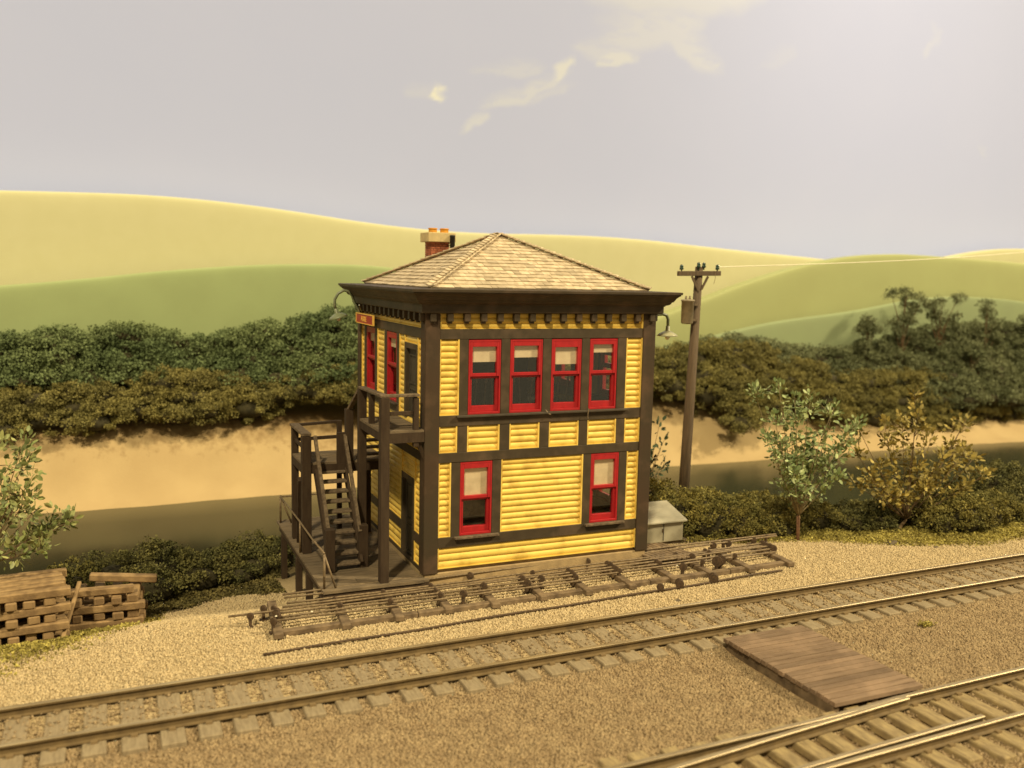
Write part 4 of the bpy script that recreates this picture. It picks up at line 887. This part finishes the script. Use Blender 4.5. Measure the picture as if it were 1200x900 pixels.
# broad-leaved plants built from stems and individual leaves
def leaf_mesh(P, D, size):
    n = len(P); D = D/np.linalg.norm(D, axis=1)[:, None]; b = nr.normal(size=(n, 3)); b -= (D*b).sum(1)[:, None]*D; b /= np.linalg.norm(b, axis=1)[:, None]; c = np.cross(D, b)
    s = size*(.65+.7*nr.rand(n))[:, None]
    pts = [P, P+D*s*.30+b*s*.26+c*s*.06, P+D*s*.72+b*s*.22+c*s*.05, P+D*s, P+D*s*.72-b*s*.22+c*s*.05, P+D*s*.30-b*s*.26+c*s*.06]
    V = np.stack(pts, 1).reshape(-1, 3); i = np.arange(n)*6
    F = np.concatenate([np.stack([i, i+1, i+2, i+3], 1), np.stack([i, i+3, i+4, i+5], 1)]); return V, F
def plant(name, base, fork, tips, m, stemm, label, cat, leaf=.16, per=16, spread=.22, trunkm=None, ydep=.8, r0=.05, extra=3, start=.35):
    t = thing(name, base, label, cat); base = Vector(base); fork = Vector(fork)
    tr_ = MB(); 
    for k in range(4):
        a = k*math.pi/2; o_ = Vector((math.cos(a), math.sin(a), 0))*r0*.55; tr_.tube([base-Vector((0, 0, .15))+o_*.7, base.lerp(fork, .5)+o_, fork+o_*1.3], [r0*.8, r0*.62, r0*.5], 7)
    tr_.build('trunk', trunkm or stemm, t, smooth=True)
    s = MB(); LP = []; LD = []
    for (x, z) in tips:
        tip = Vector((x, base.y+rnd.uniform(-ydep, ydep), z)); mid = fork.lerp(tip, .5)+Vector((rnd.uniform(-.12, .12), rnd.uniform(-.1, .1), -.10*abs(tip.x-fork.x)+.08))
        c = []
        for q in [i_/7 for i_ in range(8)]: c.append((1-q)**2*fork+2*q*(1-q)*mid+q*q*tip)
        s.tube(c, [.017*(1-.7*i/7) for i in range(8)], 5)
        tw = [(tip, (tip-c[-2]).normalized(), 1.0)]
        for e in range(extra):
            q = rnd.uniform(start, .95); i = min(int(q*7), 6); p0 = c[i].lerp(c[i+1], q*7-i); dv = Vector((rnd.uniform(-1, 1), rnd.uniform(-1, 1), rnd.uniform(-.1, .9))).normalized(); p1 = p0+dv*rnd.uniform(.2, .42)
            s.tube([p0, p0.lerp(p1, .5)+Vector((0, 0, .03)), p1], [.010, .007, .004], 4); tw.append((p1, dv, .8))
        for (p, dv, f) in tw:
            for k in range(int(per*f)):
                back_ = rnd.random()**1.3*spread*2.0; off = Vector((rnd.gauss(0, 1), rnd.gauss(0, 1), rnd.gauss(0, 1)))*spread*.42
                q = p-dv*back_+off; LP.append(tuple(q)); d_ = (off*2/spread+dv*1.0+Vector((rnd.uniform(-.5, .5), rnd.uniform(-.5, .5), rnd.uniform(-.3, .6)))); LD.append(tuple(d_))
    s.build('stems', stemm, t, smooth=True)
    V, F = leaf_mesh(np.array(LP), np.array(LD), leaf); np_mesh('leaves', V, F, m, t, base); return t
plant('seedling_tree', (10.07, .41, 0), (10.04, .41, .62), [(8.78, 3.92), (9.05, 3.80), (9.24, 4.01), (9.71, 3.86), (8.58, 3.4), (8.48, 2.83), (9.05, 2.55), (10.36, 3.44), (10.6, 3.5), (11.5, 3.04), (11.58, 2.86), (11.15, 2.8), (11.2, 2.29), (9.15, 2.0), (10.85, 1.75), (9.99, 2.95), (9.61, 2.65), (10.45, 2.3), (9.45, 1.5), (9.78, 2.1), (10.3, 2.0), (10.7, 2.7), (10.1, 1.7)], M['leaf_tree'], M['stem'], 'slender multi stemmed seedling tree with small fresh green leaves on the grass strip', 'tree', leaf=.125, per=24, spread=.145, trunkm=M['stemred'], r0=.042, extra=4, start=.50)
plant('sapling', (13.15, .2, -.12), (13.55, .25, .25), [(13.17, 3.75), (13.01, 3.37), (12.6, 3.05), (11.97, 2.85), (11.49, 2.48), (11.32, 1.89), (11.8, 1.52), (11.97, 1.96), (12.81, 2.36), (13.52, 2.78), (13.96, 2.87), (14.77, 2.5), (15.54, 2.92), (15.9, 2.66), (16.3, 1.8), (16.1, 1.45), (15.13, 2.23), (14.23, 1.82), (13.5, 1.4), (15.25, 1.16), (12.74, 1.45), (14.6, 1.5), (15.6, 1.9), (12.3, 1.2), (13.9, 2.2)], M['leaf_brown'], M['stembr'], 'spreading sapling with dry olive brown leaves in front of the river', 'tree', leaf=.135, per=26, spread=.17, r0=.045, extra=3, start=.4)
plant('leafy_plant', (-8.30, 1.5, -.35), (-8.15, 1.5, 1.0), [(-7.72, 3.35), (-7.4, 3.2), (-7.3, 2.98), (-7.2, 2.7), (-7.25, 2.4), (-7.55, 2.3), (-6.5, 1.74), (-6.64, 1.62), (-6.9, 1.5), (-7.24, 1.83), (-7.6, 1.9), (-7.7, 1.3), (-7.35, 1.25), (-7.8, 2.6), (-7.0, 1.3), (-8.3, 3.2), (-8.8, 2.8), (-9.0, 2.0), (-8.4, 2.4)], M['leaf_left'], M['stembr'], 'leafy green plant reaching in from the left edge above the timber stacks', 'plant', leaf=.14, per=17, spread=.15, ydep=.6, extra=3, start=.5)
plant('thin_plant', (8.5, 5.6, -.9), (8.7, 5.6, -.1), [(8.99, 2.3), (9.2, 1.84), (9.12, 1.46), (9.06, .94), (9.39, .84), (9.48, 1.05), (8.98, .69), (8.8, 1.35), (8.5, 1.9)], M['leaf_dark'], M['stembr'], 'thin dark leaved plant peeping out behind the right corner of the tower', 'plant', leaf=.15, per=8, spread=.13, ydep=.3, extra=1, r0=.03)

# ------------------------------------------------------------------ gravel, ballast, ground foam
def grains(name, region, n, size, m, label, test=None):
    x0, x1, y0, y1 = region; d = []
    X = nr.uniform(x0, x1, n); Y = nr.uniform(y0, y1, n)
    ok = np.ones(n, bool)
    if test is not None: ok = test(X, Y)
    X = X[ok]; Y = Y[ok]; n = len(X); Z = hz(X, Y)+(.034*(nr.rand(n) < .16) if name == 'ballast' and y1 > -3 else 0)
    s = size*(.55+.9*nr.rand(n)**2)
    base = np.array([[1, 0, 0], [-.5, .87, 0], [-.5, -.87, 0], [.1, .1, .85], [0, 0, -.7]])
    ang = nr.rand(n)*6.28; B = np.repeat(base[None], n, 0)+nr.normal(size=(n, 5, 3))*.22
    c, s_ = np.cos(ang)[:, None], np.sin(ang)[:, None]; bx = B[:, :, 0]*c-B[:, :, 1]*s_; by = B[:, :, 0]*s_+B[:, :, 1]*c
    V = np.stack([bx, by, B[:, :, 2]], 2)*s[:, None, None]+np.stack([X, Y, Z+s*.25], 1)[:, None, :]
    f = np.array([[0, 1, 3], [1, 2, 3], [2, 0, 3], [1, 0, 4], [2, 1, 4], [0, 2, 4]]); F = (f[None]+np.arange(n)[:, None, None]*5).reshape(-1, 3)
    return tag(np_mesh(name, V.reshape(-1, 3), F, m), label, name.replace('_', ' '), kind='stuff')
def frag(x, y): # irregular edge of the pale gravel
    return fbm(x*.9, y*.9)
GE = lambda X: np.interp(X, [6, 8, 9.5, 10.5, 12, 14, 17, 24], [1.0, .75, .3, -.3, -1.15, -1.75, -2.0, -2.2])
inview = lambda X, Y: (X > -9.2+.0*Y) & (X < 6.2+(Y+17.5)*.85)
grains('gravel', (-9.6, 22, -2.95, 3.4), 330000, .025, M['gravel'], 'pale tan gravel around the tower and the rod rack', lambda X, Y: inview(X, Y) & (hz(X, Y) > np.interp(X, [-6.5, -4.5, -3, 6], [-.62, -.84, -1.0, -1.0])+.5*frag(X, Y)) & ~((X > 0) & (X < 5.2) & (Y > 0)) & ~((X > 7.0) & (Y > GE(X)+.45+.6*frag(X, Y))))
def tieclear(X, Y): # keep the tie tops mostly clear
    return ~((np.abs(Y+3.67) < .75) & (((X+9.2) % .495 < .17) | ((X+9.2) % .495 > .325)) & (nr.rand(len(X)) < .8))
grains('ballast', (-9.2, 16, -4.3, -2.9), 24000, .026, M['ballast'], 'weathered ballast stones between the rails of the straight track', lambda X, Y: inview(X, Y) & (nr.rand(len(X)) < .8))
grains('ballast', (-9.2, 15, -9.6, -4.3), 300000, .027, M['ballast'], 'brown ballast covering the ground in front of the straight track', lambda X, Y: inview(X, Y) & ~((Y < -7.4) & (nr.rand(len(X)) < .55)) & ~((np.abs(Y+8.2) < .34) & (X > 1.8) & (X < 6.5) & (nr.rand(len(X)) < .85)) & ~((X > 4.0) & (X < 5.86) & (Y > -7.4) & (Y < -4.7)))
def foam(name, region, n, m, leaf, label, test):
    x0, x1, y0, y1 = region; X = nr.uniform(x0, x1, n); Y = nr.uniform(y0, y1, n); ok = test(X, Y); X = X[ok]; Y = Y[ok]
    P = np.stack([X, Y, hz(X, Y)+nr.rand(len(X))**2*.08*(.4+vn(X*3, Y*3))+.01], 1); V, F = quads_at(P, leaf); return tag(np_mesh(name, V, F, m), label, 'grass', kind='stuff')
foam('grass', (7.0, 24, -2.75, 1.8), 130000, M['grass'], .05, 'yellow green ground foam along the edge of the gravel by the seedling tree', lambda X, Y: (Y < 1.6) & (nr.rand(len(X)) < sstep(0, .45, Y-GE(X)-.7*frag(X*1.3, Y*1.3))))
foam('grass', (-9.6, -5.0, -2.4, 2.4), 60000, M['grass'], .05, 'yellow green ground foam at the foot of the timber stacks', lambda X, Y: (nr.rand(len(X)) < sstep(-1.9, -.3, Y-.75*(X+7.6)+1.2*frag(X*1.1, Y*1.1))*(1-sstep(-6.9, -5.4, X-.4*Y))*.8))
foam('undergrowth', (-9.5, -1.9, 1.2, 8.2), 90000, M['grass_dk'], .06, 'dark undergrowth on the slope between the gravel and the river', lambda X, Y: (hz(X, Y) < np.interp(X, [-6.5, -4.5, -3], [-.50, -.78, -.95])+.5*frag(X, Y)) & (hz(X, Y) > WATER-.05) & ~((X > -2.3) & (Y < 5)))
foam('undergrowth', (6.2, 26, .2, 7.0), 90000, M['grass_dk'], .06, 'dark undergrowth on the slope behind the bushes right of the tower', lambda X, Y: (Y > 1.0+.6*frag(X, Y)) & (hz(X, Y) > WATER-.05))
# dark loose rubble bits near the grass strip and the rack
for (x, y, s, lab) in ((12.05, -.75, .12, 'dark flat rock lump on the edge of the grass strip'), (12.9, -1.35, .05, 'small dark pebble on the gravel by the right part of the track'), (4.6, -2.35, .06, 'dark pebble on the gravel in front of the signal rod')):
    b = MB(); rr_ = random.Random(int(x*10)); 
    b.hexa([(x-s*1.4, y-s, -.02), (x+s*1.3, y-s*.8, -.02), (x+s*1.5, y+s*.9, -.02), (x-s, y+s, -.02), (x-s, y-s*.6, s*.5), (x+s*.9, y-s*.5, s*.9), (x+s, y+s*.6, s*.7), (x-s*.7, y+s*.7, s*.6)])
    tag(b.build('stone', M['rubble'], None, .01), lab, 'stone')
# tuft between the tracks
Pn = nr.normal(size=(220, 3))*np.array([.07, .05, .02])+np.array([8.4, -5.15, .05]); V, F = quads_at(Pn, .04); tag(np_mesh('grass_tuft', V, F, M['grass']), 'small dry grass tuft in the ballast right of the board crossing', 'grass tuft', kind='stuff')
